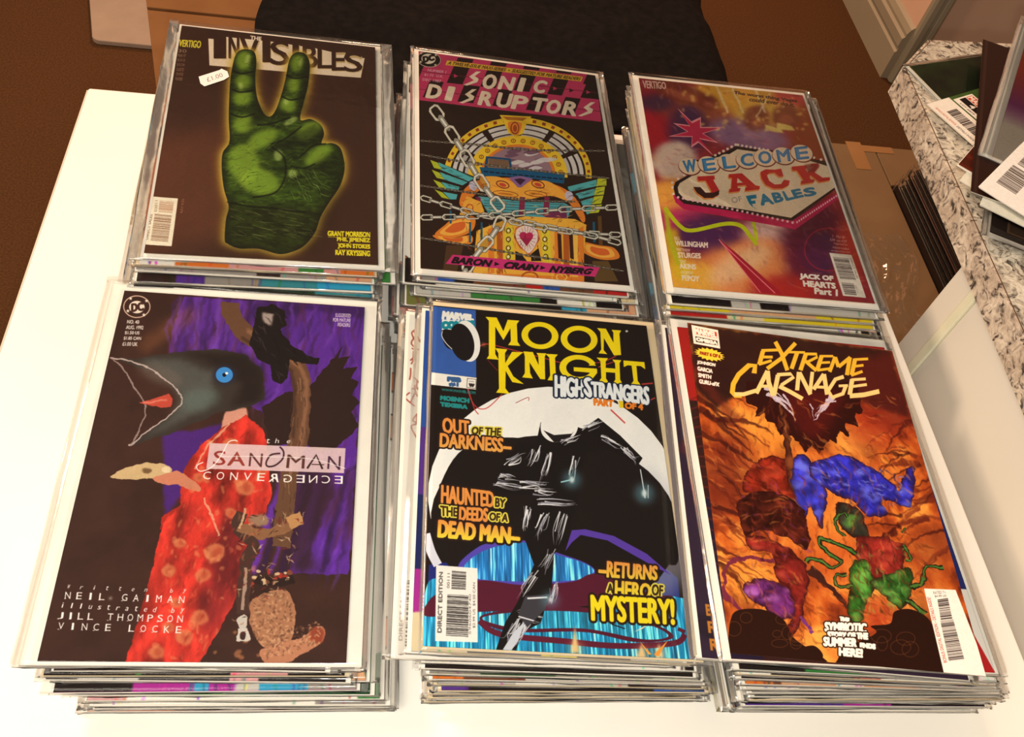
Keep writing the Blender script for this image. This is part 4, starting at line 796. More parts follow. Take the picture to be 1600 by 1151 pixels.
def art_ember():
    s = Art(QUAD['F'], *SIZE['F'], base=(60, 26, 18)); s.crop(1100, 620, .37368)
    n = fbm(s.H, s.W, 70, 6, 31); n2 = fbm(s.H, s.W, 30, 5, 33, sx=.5, sy=1.6)
    t = np.clip(n * 1.5 - .35 + .3 * n2, 0, 1)[..., None]
    a, b, c = (np.array(v, np.float32) / 255 for v in ((84, 26, 16), (186, 84, 32), (240, 168, 70)))
    s.img = np.where(t < .5, a + (b - a) * t * 2, b + (c - b) * (t - .5) * 2).astype(np.float32)
    for x, y, rx, ry, cc in ((300, 130, 170, 110, (236, 160, 60)), (620, 200, 100, 60, (244, 180, 80)), (480, 520, 120, 160, (206, 110, 44)), (560, 700, 160, 90, (200, 96, 40)), (180, 760, 90, 110, (244, 180, 70)), (470, 1050, 90, 60, (240, 160, 70)), (850, 880, 100, 40, (236, 190, 90)), (700, 120, 110, 90, (150, 40, 26)), (840, 60, 80, 100, (130, 36, 24)), (720, 930, 90, 60, (160, 40, 30)), (940, 650, 90, 120, (150, 70, 34)), (100, 330, 110, 200, (110, 40, 24))):
        s.ell(x, y, rx, ry, cc, .75, 0, 30)
    DK = (44, 16, 14)
    rs = random.Random(8)
    # thorny strands from the sides
    for side in (0, 1):
        for i in range(34):
            if side == 0: x0, y0 = rs.uniform(-40, 60), rs.uniform(-60, 700); x1, y1 = x0 + rs.uniform(120, 260), y0 + rs.uniform(60, 190)
            else: x0, y0 = rs.uniform(800, 1060), rs.uniform(60, 680); x1, y1 = x0 - rs.uniform(90, 220), y0 + rs.uniform(-40, 160)
            s.line([(x0, y0), ((x0 + x1) / 2 + rs.uniform(-30, 30), (y0 + y1) / 2 - 20), (x1, y1)], rs.uniform(10, 30), ((60, 20, 16), (96, 34, 22), (120, 50, 28))[i % 3], .75, smooth=True, bl=1, taper=True)
    s.crop(1020, 470, .57318)
    s.poly([(95, 60), (652, 137), (700, 320), (600, 290), (520, 250), (230, 262), (170, 300), (120, 240)], (42, 22, 20), .95, bl=5)
    s.poly([(540, 160), (655, 140), (700, 330), (640, 360), (560, 300)], (110, 30, 24), .5, bl=14); s.line([(110, 180), (200, 300), (240, 330)], 24, (96, 34, 26), .6, bl=6)
    s.crop(1100, 620, .37368)
    # dark hanging mass with spikes, pale streaks
    P = [(180, -60), (640, -60), (665, 80), (630, 70), (640, 130), (590, 110), (600, 170), (560, 150), (552, 200), (520, 180), (480, 240), (455, 210), (430, 240), (400, 200), (370, 190), (372, 170), (320, 170), (300, 120), (262, 110), (250, 70), (215, 90), (222, 50), (180, 20)]
    s.poly(P, (46, 16, 14)); s.poly([(330, -20), (600, -20), (560, 60), (480, 180), (420, 170), (360, 80)], (84, 22, 20), .8, bl=12)
    for x0, y0, x1, y1, w in ((262, -10, 380, 90, 22), (290, 0, 375, 60, 14), (330, -6, 382, 100, 8), (540, 0, 455, 100, 24), (520, 10, 460, 80, 12), (555, 20, 470, 50, 8), (250, -30, 330, 10, 10), (440, 30, 450, 90, 8)): s.line([(x0, y0), ((x0 + x1) / 2 + 8, (y0 + y1) / 2 - 8), (x1, y1)], w, (206, 196, 214), .9, smooth=True, taper=True)
    # abstract coloured masses (no figures): dark red, blue, violet, green
    def mass(P, c, hi, seed, k=8):
        s.poly(P, DK, smooth=True); m = s.mask(P, True); mm = blur(m, 6) ** 2 * m; f = fbm(s.H, s.W, 26, 4, seed)
        s.paint(mm, np.clip(np.array(c, np.float32) / 255 * (.35 + 1.3 * f[..., None]), 0, 1).astype(np.float32), .95)
        pp = np.array(P); lo, hh = pp.min(0), pp.max(0); r = random.Random(seed)
        for i in range(k):
            x, y = r.uniform(lo[0] + 20, hh[0] - 20), r.uniform(lo[1] + 14, hh[1] - 14); m2 = s.mask([(x - 26, y), (x, y - 16), (x + 26, y), (x, y + 14)], True); s.paint(blur(m2, 4) * m, hi, .55)
        Q = s.tf(smooth_pts(P)); 
    mass([(180, 320), (240, 260), (330, 260), (370, 330), (380, 430), (300, 470), (210, 430), (165, 390)], (130, 36, 22), (206, 80, 50), 2)
    mass([(330, 90), (350, 90), (370, 260), (400, 330), (380, 420), (350, 360), (335, 240)], (96, 50, 30), (150, 80, 40), 3, 3)
    mass([(375, 270), (430, 250), (470, 330), (505, 400), (490, 560), (440, 460), (420, 510), (380, 440), (365, 380)], (50, 52, 180), (110, 120, 236), 4)
    mass([(445, 280), (520, 255), (600, 250), (700, 300), (780, 360), (820, 400), (845, 310), (880, 300), (880, 400), (860, 470), (800, 450), (740, 440), (770, 500), (680, 500), (620, 440), (560, 420), (500, 380), (450, 340)], (44, 44, 176), (110, 120, 240), 5, 18)
    mass([(560, 440), (640, 470), (680, 540), (700, 600), (640, 600), (580, 560), (555, 500)], (50, 50, 40), (80, 150, 60), 16, 4)
    mass([(150, 440), (250, 400), (380, 440), (440, 560), (420, 640), (350, 600), (240, 560), (180, 590), (150, 510)], (60, 22, 16), (110, 40, 26), 6)
    mass([(180, 590), (300, 610), (400, 680), (440, 800), (380, 1000), (350, 980), (360, 880), (300, 760), (280, 660), (200, 650)], (110, 30, 26), (190, 80, 60), 7)
    mass([(165, 780), (260, 765), (350, 810), (380, 880), (330, 940), (240, 880), (180, 830)], (100, 40, 110), (180, 110, 190), 8)
    s.line([(290, 690), (180, 680), (100, 710), (90, 820), (160, 900)], 16, (110, 40, 60), smooth=True); s.line([(400, 920), (460, 990)], 14, (110, 50, 120)); s.line([(440, 720), (560, 830), (600, 890)], 34, (60, 30, 24), smooth=True, taper=True)
    mass([(640, 600), (700, 590), (780, 600), (840, 640), (830, 740), (760, 790), (690, 740), (640, 690)], (120, 34, 28), (206, 80, 60), 9)
    mass([(620, 700), (680, 690), (720, 800), (680, 860), (660, 940), (615, 950), (600, 880), (610, 780)], (50, 110, 36), (130, 196, 90), 10)
    mass([(700, 780), (780, 740), (870, 730), (870, 830), (830, 900), (800, 880), (760, 840)], (44, 96, 34), (110, 170, 80), 11)
    for Pp, w in (([(640, 660), (560, 620), (490, 600), (500, 640), (570, 690), (540, 720), (460, 680), (420, 700)], 18), ([(620, 800), (550, 790), (560, 750), (600, 750)], 14), ([(590, 590), (550, 540), (580, 490), (600, 510)], 14), ([(870, 800), (910, 790), (930, 720), (1000, 720)], 18), ([(830, 630), (870, 680), (850, 700)], 12), ([(850, 550), (820, 570)], 10), ([(850, 850), (930, 910)], 20)):
        s.line(Pp, w, (30, 30, 16), smooth=True); s.line(Pp, w * .45, (70, 120, 50), .9, smooth=True)
    def flow(x, y): return .9 + 1.2 * math.sin(x / 130) * math.cos(y / 170)
    s.brush([(0, 0), (860, 0), (1000, 1100), (100, 1100)], 900, 70, 9, [(60, 20, 14), (240, 150, 70), (150, 60, 30), (100, 34, 20)], 21, a=.38, ang=flow, smooth=False, bl=1)
    s.brush([(450, 270), (820, 300), (860, 460), (700, 500), (480, 380)], 90, 44, 7, [(20, 22, 90), (130, 140, 240)], 22, a=.6, ang=lambda x, y: .5, bend=.8, smooth=False, bl=1)
    s.brush([(610, 600), (860, 620), (860, 880), (620, 930)], 110, 50, 7, [(16, 30, 14), (120, 180, 80), (110, 30, 24)], 23, a=.55, ang=lambda x, y: 1.2, bend=.8, smooth=False, bl=1)
    s.brush([(160, 280), (440, 300), (440, 980), (180, 900)], 160, 60, 7, [(30, 10, 10), (170, 70, 44), (120, 50, 110)], 24, a=.5, ang=lambda x, y: 1.0, bend=.9, smooth=False, bl=1)
    s.warp(9, 24, 5)
    # pale marks
    # dark boulders
    for Pp in ([(100, 1040), (110, 940), (140, 895), (240, 890), (330, 930), (370, 1000), (420, 1040), (500, 1090), (540, 1130), (540, 1151), (90, 1140)], [(560, 1100), (600, 1050), (720, 990), (700, 960), (780, 950), (800, 900), (880, 895), (960, 960), (1000, 1151), (560, 1151)], [(400, 1060), (460, 1040), (500, 1080), (470, 1110)]):
        s.poly(Pp, (40, 20, 14), smooth=True)
    for i in range(16): x, y = rs.choice([(rs.uniform(120, 400), rs.uniform(920, 1080)), (rs.uniform(720, 960), rs.uniform(940, 1060))]); s.ring(x, y, rs.uniform(20, 46), rs.uniform(16, 34), 3, (110, 60, 30), .5)
    # lettering
    s.crop(1060, 490, .13029)
    s.poly([(155, 132), (478, 196), (505, 424), (185, 362)], (246, 232, 214)); s.poly([(186, 166), (460, 222), (468, 298), (202, 244)], (206, 60, 46)); s.poly([(204, 272), (470, 328), (478, 384), (214, 342)], (34, 24, 22))
    s.text('MARVEL', [(192, 172), (452, 228), (458, 288), (206, 238)], (248, 236, 220), bold=2); s.text('OMEGA', [(216, 286), (464, 338), (468, 374), (222, 328)], (248, 236, 220), bold=2)
    c = np.array((376, 495)); P = []
    for i in range(36):
        q = i * math.pi / 18; r = (1.0 if i % 2 == 0 else .76); P.append((c[0] + 188 * r * math.cos(q), c[1] + 80 * r * math.sin(q) + .18 * 188 * r * math.cos(q)))
    s.poly(P, (246, 210, 60)); s.text('PART 6 OF 6', [(262, 458), (508, 500), (504, 538), (262, 494)], (150, 60, 30), bold=1.2)
    for t, q in (('JOHNSON', [(228, 568), (446, 606), (440, 652), (230, 614)]), ('GARCIA', [(232, 642), (412, 676), (410, 722), (236, 690)]), ('SMITH', [(240, 722), (396, 750), (392, 794), (244, 768)]), ('GURU-eFX', [(252, 798), (494, 840), (490, 884), (256, 846)])): s.text(t, q, (248, 236, 220), bold=1.2)
    s.crop(1130, 520, .1625); G1, G2 = (226, 178, 50), (244, 206, 130)
    def gp(P, c=G1): s.poly(P, c)
    def ln(P, w, c=G1): s.line(P, w, c)
    ln([(385, 180), (350, 310)], 44); ln([(370, 172), (530, 166)], 28); ln([(375, 235), (480, 236)], 28); ln([(345, 308), (470, 270)], 28)
    ln([(505, 85), (565, 200), (620, 366)], 40); ln([(700, 98), (560, 250), (425, 350)], 40)
    ln([(625, 186), (790, 190)], 24); ln([(715, 190), (660, 350)], 42)
    ln([(800, 200), (745, 364)], 42); ln([(780, 204), (900, 205), (905, 235), (800, 290)], 28); ln([(790, 270), (900, 368)], 34)
    ln([(950, 222), (905, 362)], 42); ln([(930, 225), (1060, 225)], 24); ln([(925, 290), (1030, 285)], 24); ln([(905, 364), (1035, 345)], 26)
    ln([(1080, 230), (1025, 378)], 36); ln([(1080, 235), (1110, 330)], 36); ln([(1225, 235), (1110, 330)], 36); ln([(1220, 235), (1190, 410)], 40)
    ln([(1270, 250), (1235, 408)], 42); ln([(1260, 258), (1395, 250)], 26); ln([(1250, 325), (1350, 312)], 26); ln([(1230, 412), (1340, 372)], 28)
    ln([(300, 395), (310, 320), (250, 318), (150, 410), (100, 500), (90, 580), (120, 612), (180, 610)], 50); ln([(110, 600), (200, 600), (330, 560)], 40, G2)
    ln([(430, 370), (320, 590)], 44, G2); ln([(430, 370), (440, 480), (485, 615)], 44, G2); ln([(370, 520), (470, 520)], 30, G2)
    ln([(530, 410), (490, 610)], 44, G2); ln([(520, 408), (650, 400), (680, 430), (560, 510)], 34, G2); ln([(540, 520), (640, 570), (765, 642)], 40, G2)
    ln([(730, 380), (712, 560)], 40, G2); ln([(735, 385), (840, 600)], 40, G2); ln([(860, 378), (835, 590)], 36, G2)
    ln([(970, 400), (870, 550)], 40, G2); ln([(970, 400), (1000, 600)], 42, G2); ln([(900, 525), (1000, 530)], 28, G2)
    ln([(1160, 425), (1080, 450), (1010, 560), (1050, 625), (1150, 590), (1180, 510)], 38, G2); ln([(1110, 515), (1200, 510)], 26, G2)
    ln([(1240, 450), (1215, 600)], 44, G2); ln([(1230, 455), (1370, 445)], 28, G2); ln([(1240, 520), (1380, 500)], 28, G2); ln([(1215, 612), (1350, 600), (1500, 566)], 46, G2)
    s.crop(1100, 620, .37368)
    for t, q in (('THE', (570, 922, 608, 946)), ('SYMBIOTIC', (508, 945, 680, 988)), ('STORY OF THE', (520, 984, 686, 1014)), ('SUMMER', (503, 1006, 640, 1048)), ('ENDS', (656, 1030, 718, 1054)), ('HERE!', (568, 1050, 664, 1088))):
        x0, y0, x1, y1 = q; s.text(t, [(x0, y0), (x1, y0 + 6), (x1, y1), (x0, y1 - 8)], (250, 244, 232), bold=1.5, outline=(40, 22, 14), ow=3)
    s.poly([(922, 806), (1054, 812), (1230, 1260), (1030, 1260)], (246, 240, 230))
    s.bars([(978, 852), (1022, 846), (1040, 930), (992, 935)], 20, 5, (60, 50, 50)); s.bars([(990, 940), (1044, 934), (1090, 1098), (1026, 1106)], 46, 6, (60, 50, 50))
    vt = [(934, 842), (948, 842), (1018, 1110), (1004, 1112)]; vtext(s, 'BONUS DIGITAL EDITION – DETAILS INSIDE!', vt, (170, 50, 40)); s.text('RATED T+', [(960, 818), (1012, 816), (1014, 828), (962, 830)], (110, 100, 100)); s.text('$4.99 US', [(966, 834), (1014, 832), (1016, 842), (968, 844)], (80, 70, 70))
    s.speckle(.04, 4, 8); return s

# ------------------------------------------------------------------ materials
M_carpet = noise_mat('carpet', [(0.3, rgb(76, 50, 30)), (0.7, rgb(100, 67, 42))], scale=260, rough=0.95, spec=0.05, bump=0.6, bscale=500)
M_wall = noise_mat('wall_paint', [(0.3, rgb(226, 182, 152)), (0.7, rgb(234, 192, 162))], scale=8, rough=0.8, spec=0.2)
M_gloss_trim = noise_mat('painted_trim', [(0.3, rgb(160, 146, 122)), (0.7, rgb(168, 154, 130))], scale=5, rough=0.45, spec=0.4)
M_table = noise_mat('white_laminate', [(0.35, rgb(246, 242, 232)), (0.65, rgb(250, 247, 238))], scale=6, rough=0.45, spec=0.35)
M_tedge = noise_mat('table_edging', [(0.35, rgb(214, 190, 172)), (0.65, rgb(226, 204, 186))], scale=10, rough=0.5)
M_metal = new_mat('grey_metal', rgb(120, 118, 114), 0.35, 0.5, 0.8)[0]
M_cab = noise_mat('cabinet_white', [(0.35, rgb(226, 218, 204)), (0.65, rgb(231, 223, 210))], scale=4, rough=0.5, spec=0.3)
M_strip = noise_mat('cabinet_strip', [(0.35, rgb(226, 224, 196)), (0.65, rgb(236, 232, 206))], scale=30, rough=0.55)
M_card = noise_mat('cardboard', [(0.3, rgb(124, 84, 50)), (0.7, rgb(134, 92, 56))], scale=14, rough=0.85, spec=0.1, bump=0.15, bscale=160, stretch=(1, 1.4, 1))
M_cardin = noise_mat('cardboard_lid', [(0.3, rgb(126, 98, 68)), (0.7, rgb(138, 107, 75))], scale=10, rough=0.7, spec=0.2)
M_tape = noise_mat('parcel_tape', [(0.3, rgb(158, 112, 66)), (0.7, rgb(166, 118, 72))], scale=20, rough=0.3, spec=0.5)
M_black = noise_mat('black_cloth', [(0.3, rgb(16, 14, 15)), (0.7, rgb(28, 24, 24))], scale=60, rough=0.9, spec=0.08, bump=0.3)
M_grey = noise_mat('grey_board', [(0.3, rgb(166, 144, 126)), (0.7, rgb(176, 154, 136))], scale=18, rough=0.7, spec=0.2)
M_board = noise_mat('backing_board', [(0.3, rgb(244, 238, 226)), (0.7, rgb(250, 245, 234))], scale=30, rough=0.6, spec=0.25)
M_cream = noise_mat('cream_board', [(0.3, rgb(222, 200, 160)), (0.7, rgb(232, 212, 174))], scale=30, rough=0.6, spec=0.25)
def pages_mat():
    m, N, L, b = new_mat('page_edges', rough=0.8, spec=0.15)
    tc = N.new('ShaderNodeTexCoord'); mp = N.new('ShaderNodeMapping'); mp.inputs['Scale'].default_value = (3, 3, 4000); L.new(tc.outputs['Object'], mp.inputs[0])
    n = N.new('ShaderNodeTexNoise'); n.inputs['Scale'].default_value = 1.0; L.new(mp.outputs[0], n.inputs[0])
    cr = N.new('ShaderNodeValToRGB'); cr.color_ramp.elements[0].position = .35; cr.color_ramp.elements[0].color = rgb(196, 180, 158); cr.color_ramp.elements[1].position = .6; cr.color_ramp.elements[1].color = rgb(242, 234, 218)
    L.new(n.outputs[0], cr.inputs[0]); L.new(cr.outputs[0], b.inputs['Base Color']); return m
M_pages = pages_mat()
M_spines = [new_mat('glossy_dark_cover_%d' % i, c, .15, .6)[0] for i, c in enumerate((rgb(40, 24, 20), rgb(70, 40, 30), rgb(24, 16, 16), rgb(120, 50, 34), rgb(36, 22, 18)))]

def film_mat(name, milk=0.05, ior=1.28, rough=0.10, tint=(0.93, 0.90, 0.86, 1), bump=0.22):
    """clear plastic bag: transparent, a glossy skin, a trace of milkiness"""
    m = bpy.data.materials.new(name); m.use_nodes = True; N, L = m.node_tree.nodes, m.node_tree.links; N.clear()
    out = N.new('ShaderNodeOutputMaterial'); tr = N.new('ShaderNodeBsdfTransparent'); tr.inputs[0].default_value = (0.985, 0.98, 0.97, 1)
    gl = N.new('ShaderNodeBsdfGlossy'); gl.inputs['Roughness'].default_value = rough; gl.inputs['Color'].default_value = (1, 1, 1, 1)
    df = N.new('ShaderNodeBsdfDiffuse'); df.inputs[0].default_value = tint
    fr = N.new('ShaderNodeFresnel'); fr.inputs[0].default_value = ior
    tc = N.new('ShaderNodeTexCoord'); n = N.new('ShaderNodeTexNoise'); n.inputs['Scale'].default_value = 22; n.inputs['Detail'].default_value = 3; L.new(tc.outputs['Object'], n.inputs[0])
    bp = N.new('ShaderNodeBump'); bp.inputs['Strength'].default_value = bump; bp.inputs['Distance'].default_value = 0.004 if bump < .5 else .012; L.new(n.outputs[0], bp.inputs['Height'])
    L.new(bp.outputs[0], gl.inputs['Normal']); L.new(bp.outputs[0], fr.inputs['Normal'])
    m1 = N.new('ShaderNodeMixShader'); m1.inputs[0].default_value = milk; L.new(tr.outputs[0], m1.inputs[1]); L.new(df.outputs[0], m1.inputs[2])
    m2 = N.new('ShaderNodeMixShader'); m2.inputs[0].default_value = 0.10
    if bump < .5: L.new(fr.outputs[0], m2.inputs[0])
    m2.label = 'skin'; L.new(m1.outputs[0], m2.inputs[1]); L.new(gl.outputs[0], m2.inputs[2])
    L.new(m2.outputs[0], out.inputs[0]); return m
M_film = film_mat('bag_film', 0.006)
M_seam = film_mat('bag_margin', 0.10, 1.5)

def granite(name, tint):
    m, N, L, b = new_mat(name, rough=0.35, spec=0.4)
    tc = N.new('ShaderNodeTexCoord'); 
    nd = N.new('ShaderNodeTexNoise'); nd.inputs['Scale'].default_value = 60; L.new(tc.outputs['Object'], nd.inputs[0])
    mx = N.new('ShaderNodeMix'); mx.data_type = 'VECTOR'; mx.inputs[0].default_value = 0.03; L.new(tc.outputs['Object'], mx.inputs[4]); L.new(nd.outputs[1], mx.inputs[5])
    n1 = N.new('ShaderNodeTexNoise'); n1.inputs['Scale'].default_value = 150; n1.inputs['Detail'].default_value = 2; n1.inputs['Distortion'].default_value = 0.7; L.new(mx.outputs[1], n1.inputs[0])
    cr = N.new('ShaderNodeValToRGB'); L.new(n1.outputs[0], cr.inputs[0]); e = cr.color_ramp.elements
    t = tint
    def c(r, g, b_): return rgb(int(r * t[0]), int(g * t[1]), int(b_ * t[2]))
    e[0].position = 0.30; e[0].color = c(66, 62, 60); e[1].position = 0.74; e[1].color = c(242, 240, 230)
    for p, q in ((0.36, c(104, 98, 92)), (0.42, c(170, 162, 152)), (0.5, c(206, 198, 186)), (0.60, c(226, 218, 204))): k = e.new(p); k.color = q
    n2 = N.new('ShaderNodeTexNoise'); n2.inputs['Scale'].default_value = 40; n2.inputs['Detail'].default_value = 3; L.new(tc.outputs['Object'], n2.inputs[0])
    cr2 = N.new('ShaderNodeValToRGB'); cr2.color_ramp.elements[0].position = .42; cr2.color_ramp.elements[0].color = (.80, .76, .74, 1); cr2.color_ramp.elements[1].position = .6; cr2.color_ramp.elements[1].color = (1.0, 1.0, 1.0, 1); L.new(n2.outputs[0], cr2.inputs[0])
    mm = N.new('ShaderNodeMix'); mm.data_type = 'RGBA'; mm.blend_type = 'MULTIPLY'; mm.inputs[0].default_value = 1; L.new(cr.outputs[0], mm.inputs[6]); L.new(cr2.outputs[0], mm.inputs[7])
    L.new(mm.outputs[2], b.inputs['Base Color']); return m
M_gran = granite('speckled_worktop', (1.0, 1.0, 0.98)); M_gran2 = granite('speckled_edge_band', (1.0, .96, .93))
M_seamline = new_mat('brown_seam', rgb(92, 66, 44), 0.6)[0]

# ------------------------------------------------------------------ the setting
def struct(o, label=None): o['kind'] = 'structure'; return o
me = mesh('floor', [(-3, -2.5, 0), (4, -2.5, 0), (4, 4.5, 0), (-3, 4.5, 0)], [(0, 1, 2, 3)]); struct(obj('floor', me, M_carpet))
def box_world(name, x0, x1, y0, y1, z0, z1, mat, parent=None, bev=0.0):
    return bevel_box(name, mat, ((x0 + x1) / 2, (y0 + y1) / 2, (z0 + z1) / 2), (x1 - x0, y1 - y0, z1 - z0), parent, bev)
struct(box_world('wall_back', 1.625, 3.9, 1.25, 1.37, 0, 2.5, M_wall))
struct(box_world('wall_right', 1.625, 1.745, 1.3705, 4.4, 0, 2.5, M_wall))
# skirting with two mouldings along the side wall
prof = [(0, 0), (-0.020, 0), (-0.020, 0.078), (-0.015, 0.083), (-0.015, 0.090), (-0.020, 0.095), (-0.020, 0.118), (-0.014, 0.124), (-0.014, 0.132), (-0.008, 0.145), (0, 0.152)]
def extrude_profile(name, prof, y0, y1, x, mat):
    V = [(x + p[0], y0, p[1]) for p in prof] + [(x + p[0], y1, p[1]) for p in prof]; n = len(prof)
    F = [(i, (i + 1) % n, (i + 1) % n + n, i + n) for i in range(n)] + [tuple(range(n))[::-1], tuple(range(n, 2 * n))]
    return obj(name, mesh(name, V, F), mat)
struct(extrude_profile('baseboard_right', prof, 1.2498, 4.4, 1.625, M_gloss_trim))
# upright moulded strip on the wall's near corner
pr = [(0, 0), (0.052, 0), (0.052, -0.012), (0.046, -0.016), (0.034, -0.016), (0.030, -0.011), (0.024, -0.011), (0.020, -0.018), (0.006, -0.018), (0, -0.012)]
V = [(1.6252 + p[0], 1.2496 + p[1], z) for z in (0.0, 2.5) for p in pr]; n = len(pr)
struct(obj('trim_1', mesh('trim_1', V, [(i, (i + 1) % n, (i + 1) % n + n, i + n) for i in range(n)] + [tuple(range(n)), tuple(range(n, 2 * n))[::-1]]), M_gloss_trim))

# ------------------------------------------------------------------ table
tb = tag(empty('table', (0.372, -0.42, 0)), 'plain white rectangular table carrying the six stacks of comics', 'table')
bevel_box('tabletop', M_table, (0, 0, TZ - 0.0135), (0.744, 0.84, 0.027), tb, 0.002)
bevel_box('edge_strip', M_tedge, (-0.3728, 0, TZ - 0.0138), (0.0012, 0.838, 0.0236), tb, 0)
bevel_box('edge_strip', M_tedge, (0, 0.4208, TZ - 0.0138), (0.742, 0.0012, 0.0236), tb, 0)
for sx in (-1, 1):
    for sy in (-1, 1):
        bevel_box('leg', M_metal, (sx * 0.335, sy * 0.385, (TZ - 0.027) / 2), (0.04, 0.04, TZ - 0.0275), tb, 0.004)
bevel_box('apron', M_table, (0, 0.385, TZ - 0.052), (0.62, 0.018, 0.05), tb, 0.001); bevel_box('apron', M_table, (0, -0.385, TZ - 0.052), (0.62, 0.018, 0.05), tb, 0.001)

# ------------------------------------------------------------------ counter with worktop
CT = TZ + 0.100                                        # worktop surface
k = 0.0486; X0 = 0.7884 - k * 0.018                    # front edge: x = X0 + k*y
P = [(X0 + k * 0.018, 0.018), (0.8365, 0.0724), (0.9023, 0.079), (1.42, 0.131), (1.42, -0.80), (X0 - k * 0.80, -0.80)]
wt = tag(empty('worktop', (1.05, -0.3, CT - 0.030)), 'speckled grey granite-look worktop with clipped corner beside the white table', 'worktop')
def loc(pts, o): return [(p[0] - o.location.x, p[1] - o.location.y) for p in pts]
inn = [(P[0][0] + .0035, P[0][1] + .0005), (P[1][0] + .002, P[1][1] - .003), (P[2][0], P[2][1] - .003), (1.42, .128), (1.42, -0.80), (P[5][0] + .0035, P[5][1])]
prism('slab', M_gran, loc(inn, wt), 0.0, 0.030, wt)
def band(name, a, b, th, mat, z0, z1):
    a, b = Vector(a), Vector(b); d = (b - a).normalized(); n = Vector((-d.y, d.x))
    return prism(name, mat, loc([a, b, b - n * th, a - n * th], wt), z0, z1, wt)
band('edge_band', P[5], P[0], 0.0028, M_gran2, 0.0, 0.0298); band('edge_band', P[0], P[1], 0.0028, M_gran2, 0.0, 0.0298); band('edge_band', P[1], P[2], 0.0028, M_gran2, 0.0, 0.0298); band('edge_band', P[2], P[3], 0.0028, M_gran2, 0.0, 0.0298)
q0 = Vector((P[5][0] + .0028, P[5][1])); q1 = Vector((P[0][0] + .0028, P[0][1] - .0004)); band('seam', q0, q1, 0.0008, M_seamline, 0.0, 0.0301)
q0 = Vector((P[0][0] + .0030, P[0][1])); q1 = Vector((P[1][0] + .001, P[1][1] - .0026)); band('seam', q0, q1, 0.0008, M_seamline, 0.0, 0.0301)
# the white cabinet under it
ca = tag(empty('cabinet', (1.0, -0.5, 0)), 'white painted cabinet under the speckled worktop, with a pale vertical strip', 'cabinet')
def xl(y, off): return X0 + k * y + off
zt = CT - 0.0305
prism('carcass', M_cab, loc([(xl(-.795, .012), -.795), (1.36, -.795), (1.36, -.221), (xl(-.221, .012), -.221)], ca), 0.0, zt, ca)
def face_panel(name, y0, y1, off, th, mat, bev=0.0008, tilt=0.0):
    o = prism(name, mat, loc([(xl(y0, off), y0), (xl(y0, off + th), y0), (xl(y1, off + th), y1), (xl(y1, off), y1)], ca), 0.03, zt - .0005, ca, bev)
    return o
face_panel('end_panel', -0.2485, -0.2205, 0.0040, 0.0078, M_cab)
face_panel('cover_strip', -0.2605, -0.2490, 0.0018, 0.0100, M_strip, 0.0015)
face_panel('side_panel', -0.794, -0.2612, 0.0036, 0.0080, M_cab)

# ------------------------------------------------------------------ cardboard boxes, cloth and board on the floor
ZB = TZ - 0.350
cb = tag(empty('storage_box', (1.0, 0.15, 0)), 'brown cardboard box with half open lid under the worktop, full of upright comics', 'box')
x0, x1, y0, y1 = 0.90, 1.36, -0.16, 0.463
def rel(c): return (c[0] - 1.0, c[1] - 0.15, c[2])
for nm, a in (('side_panel', (x0, x0 + .004, y0, y1)), ('side_panel', (x1 - .004, x1, y0, y1)), ('side_panel', (x0 + .004, x1 - .004, y0, y0 + .004)), ('side_panel', (x0 + .004, x1 - .004, y1 - .004, y1))):
    bevel_box(nm, M_card, rel(((a[0] + a[1]) / 2, (a[2] + a[3]) / 2, (ZB - .004) / 2)), (a[1] - a[0], a[3] - a[2], ZB - .004), cb, 0)
bevel_box('base_panel', M_card, rel(((x0 + x1) / 2, (y0 + y1) / 2, .004)), (x1 - x0 - .01, y1 - y0 - .01, .004), cb, 0)
bevel_box('lid_flap', M_cardin, rel(((x0 + 1.1305) / 2, (y0 + y1) / 2, ZB - .002)), (1.1305 - x0, y1 - y0, .004), cb, 0.001)
bevel_box('lid_flap', M_cardin, rel((1.244, .4145, ZB - .002)), (.222, .097, .004), cb, 0.001)
bevel_box('packing_tape', M_tape, rel((1.094, .435, ZB + .0004)), (.028, .07, .0006), cb, 0); bevel_box('packing_tape', M_tape, rel((1.135, .455, ZB + .0005)), (.06, .016, .0006), cb, 0)
# crinkled clear plastic sheet on its lid
bm = bmesh.new(); nx, ny = 40, 60; rs = random.Random(3)
for j in range(ny + 1):
    for i in range(nx + 1):
        u, v = i / nx, j / ny; x = .955 + .14 * u + .02 * math.sin(v * 9); y = -.10 + .34 * v
        zz = ZB + .003 + .008 * abs(mnoise.noise((u * 9, v * 4, 1.3))) + .006 * abs(mnoise.noise((u * 22, v * 9, 4.1)))
        bm.verts.new((x - 1.0, y - .1, zz - ZB))
bm.verts.ensure_lookup_table()
for j in range(ny):
    for i in range(nx): a = j * (nx + 1) + i; bm.faces.new([bm.verts[a], bm.verts[a + 1], bm.verts[a + nx + 2], bm.verts[a + nx + 1]])
me = bpy.data.meshes.new('plastic_sheet'); bm.to_mesh(me); bm.free(); me.polygons.foreach_set('use_smooth', [True] * len(me.polygons))
tag(obj('plastic_sheet', me, film_mat('crinkled_film', .004, 1.5, rough=.06, bump=.7), None, (1.0, .1, ZB)), 'crinkled clear plastic sheet lying on the lid of the box under the worktop', 'plastic sheet')

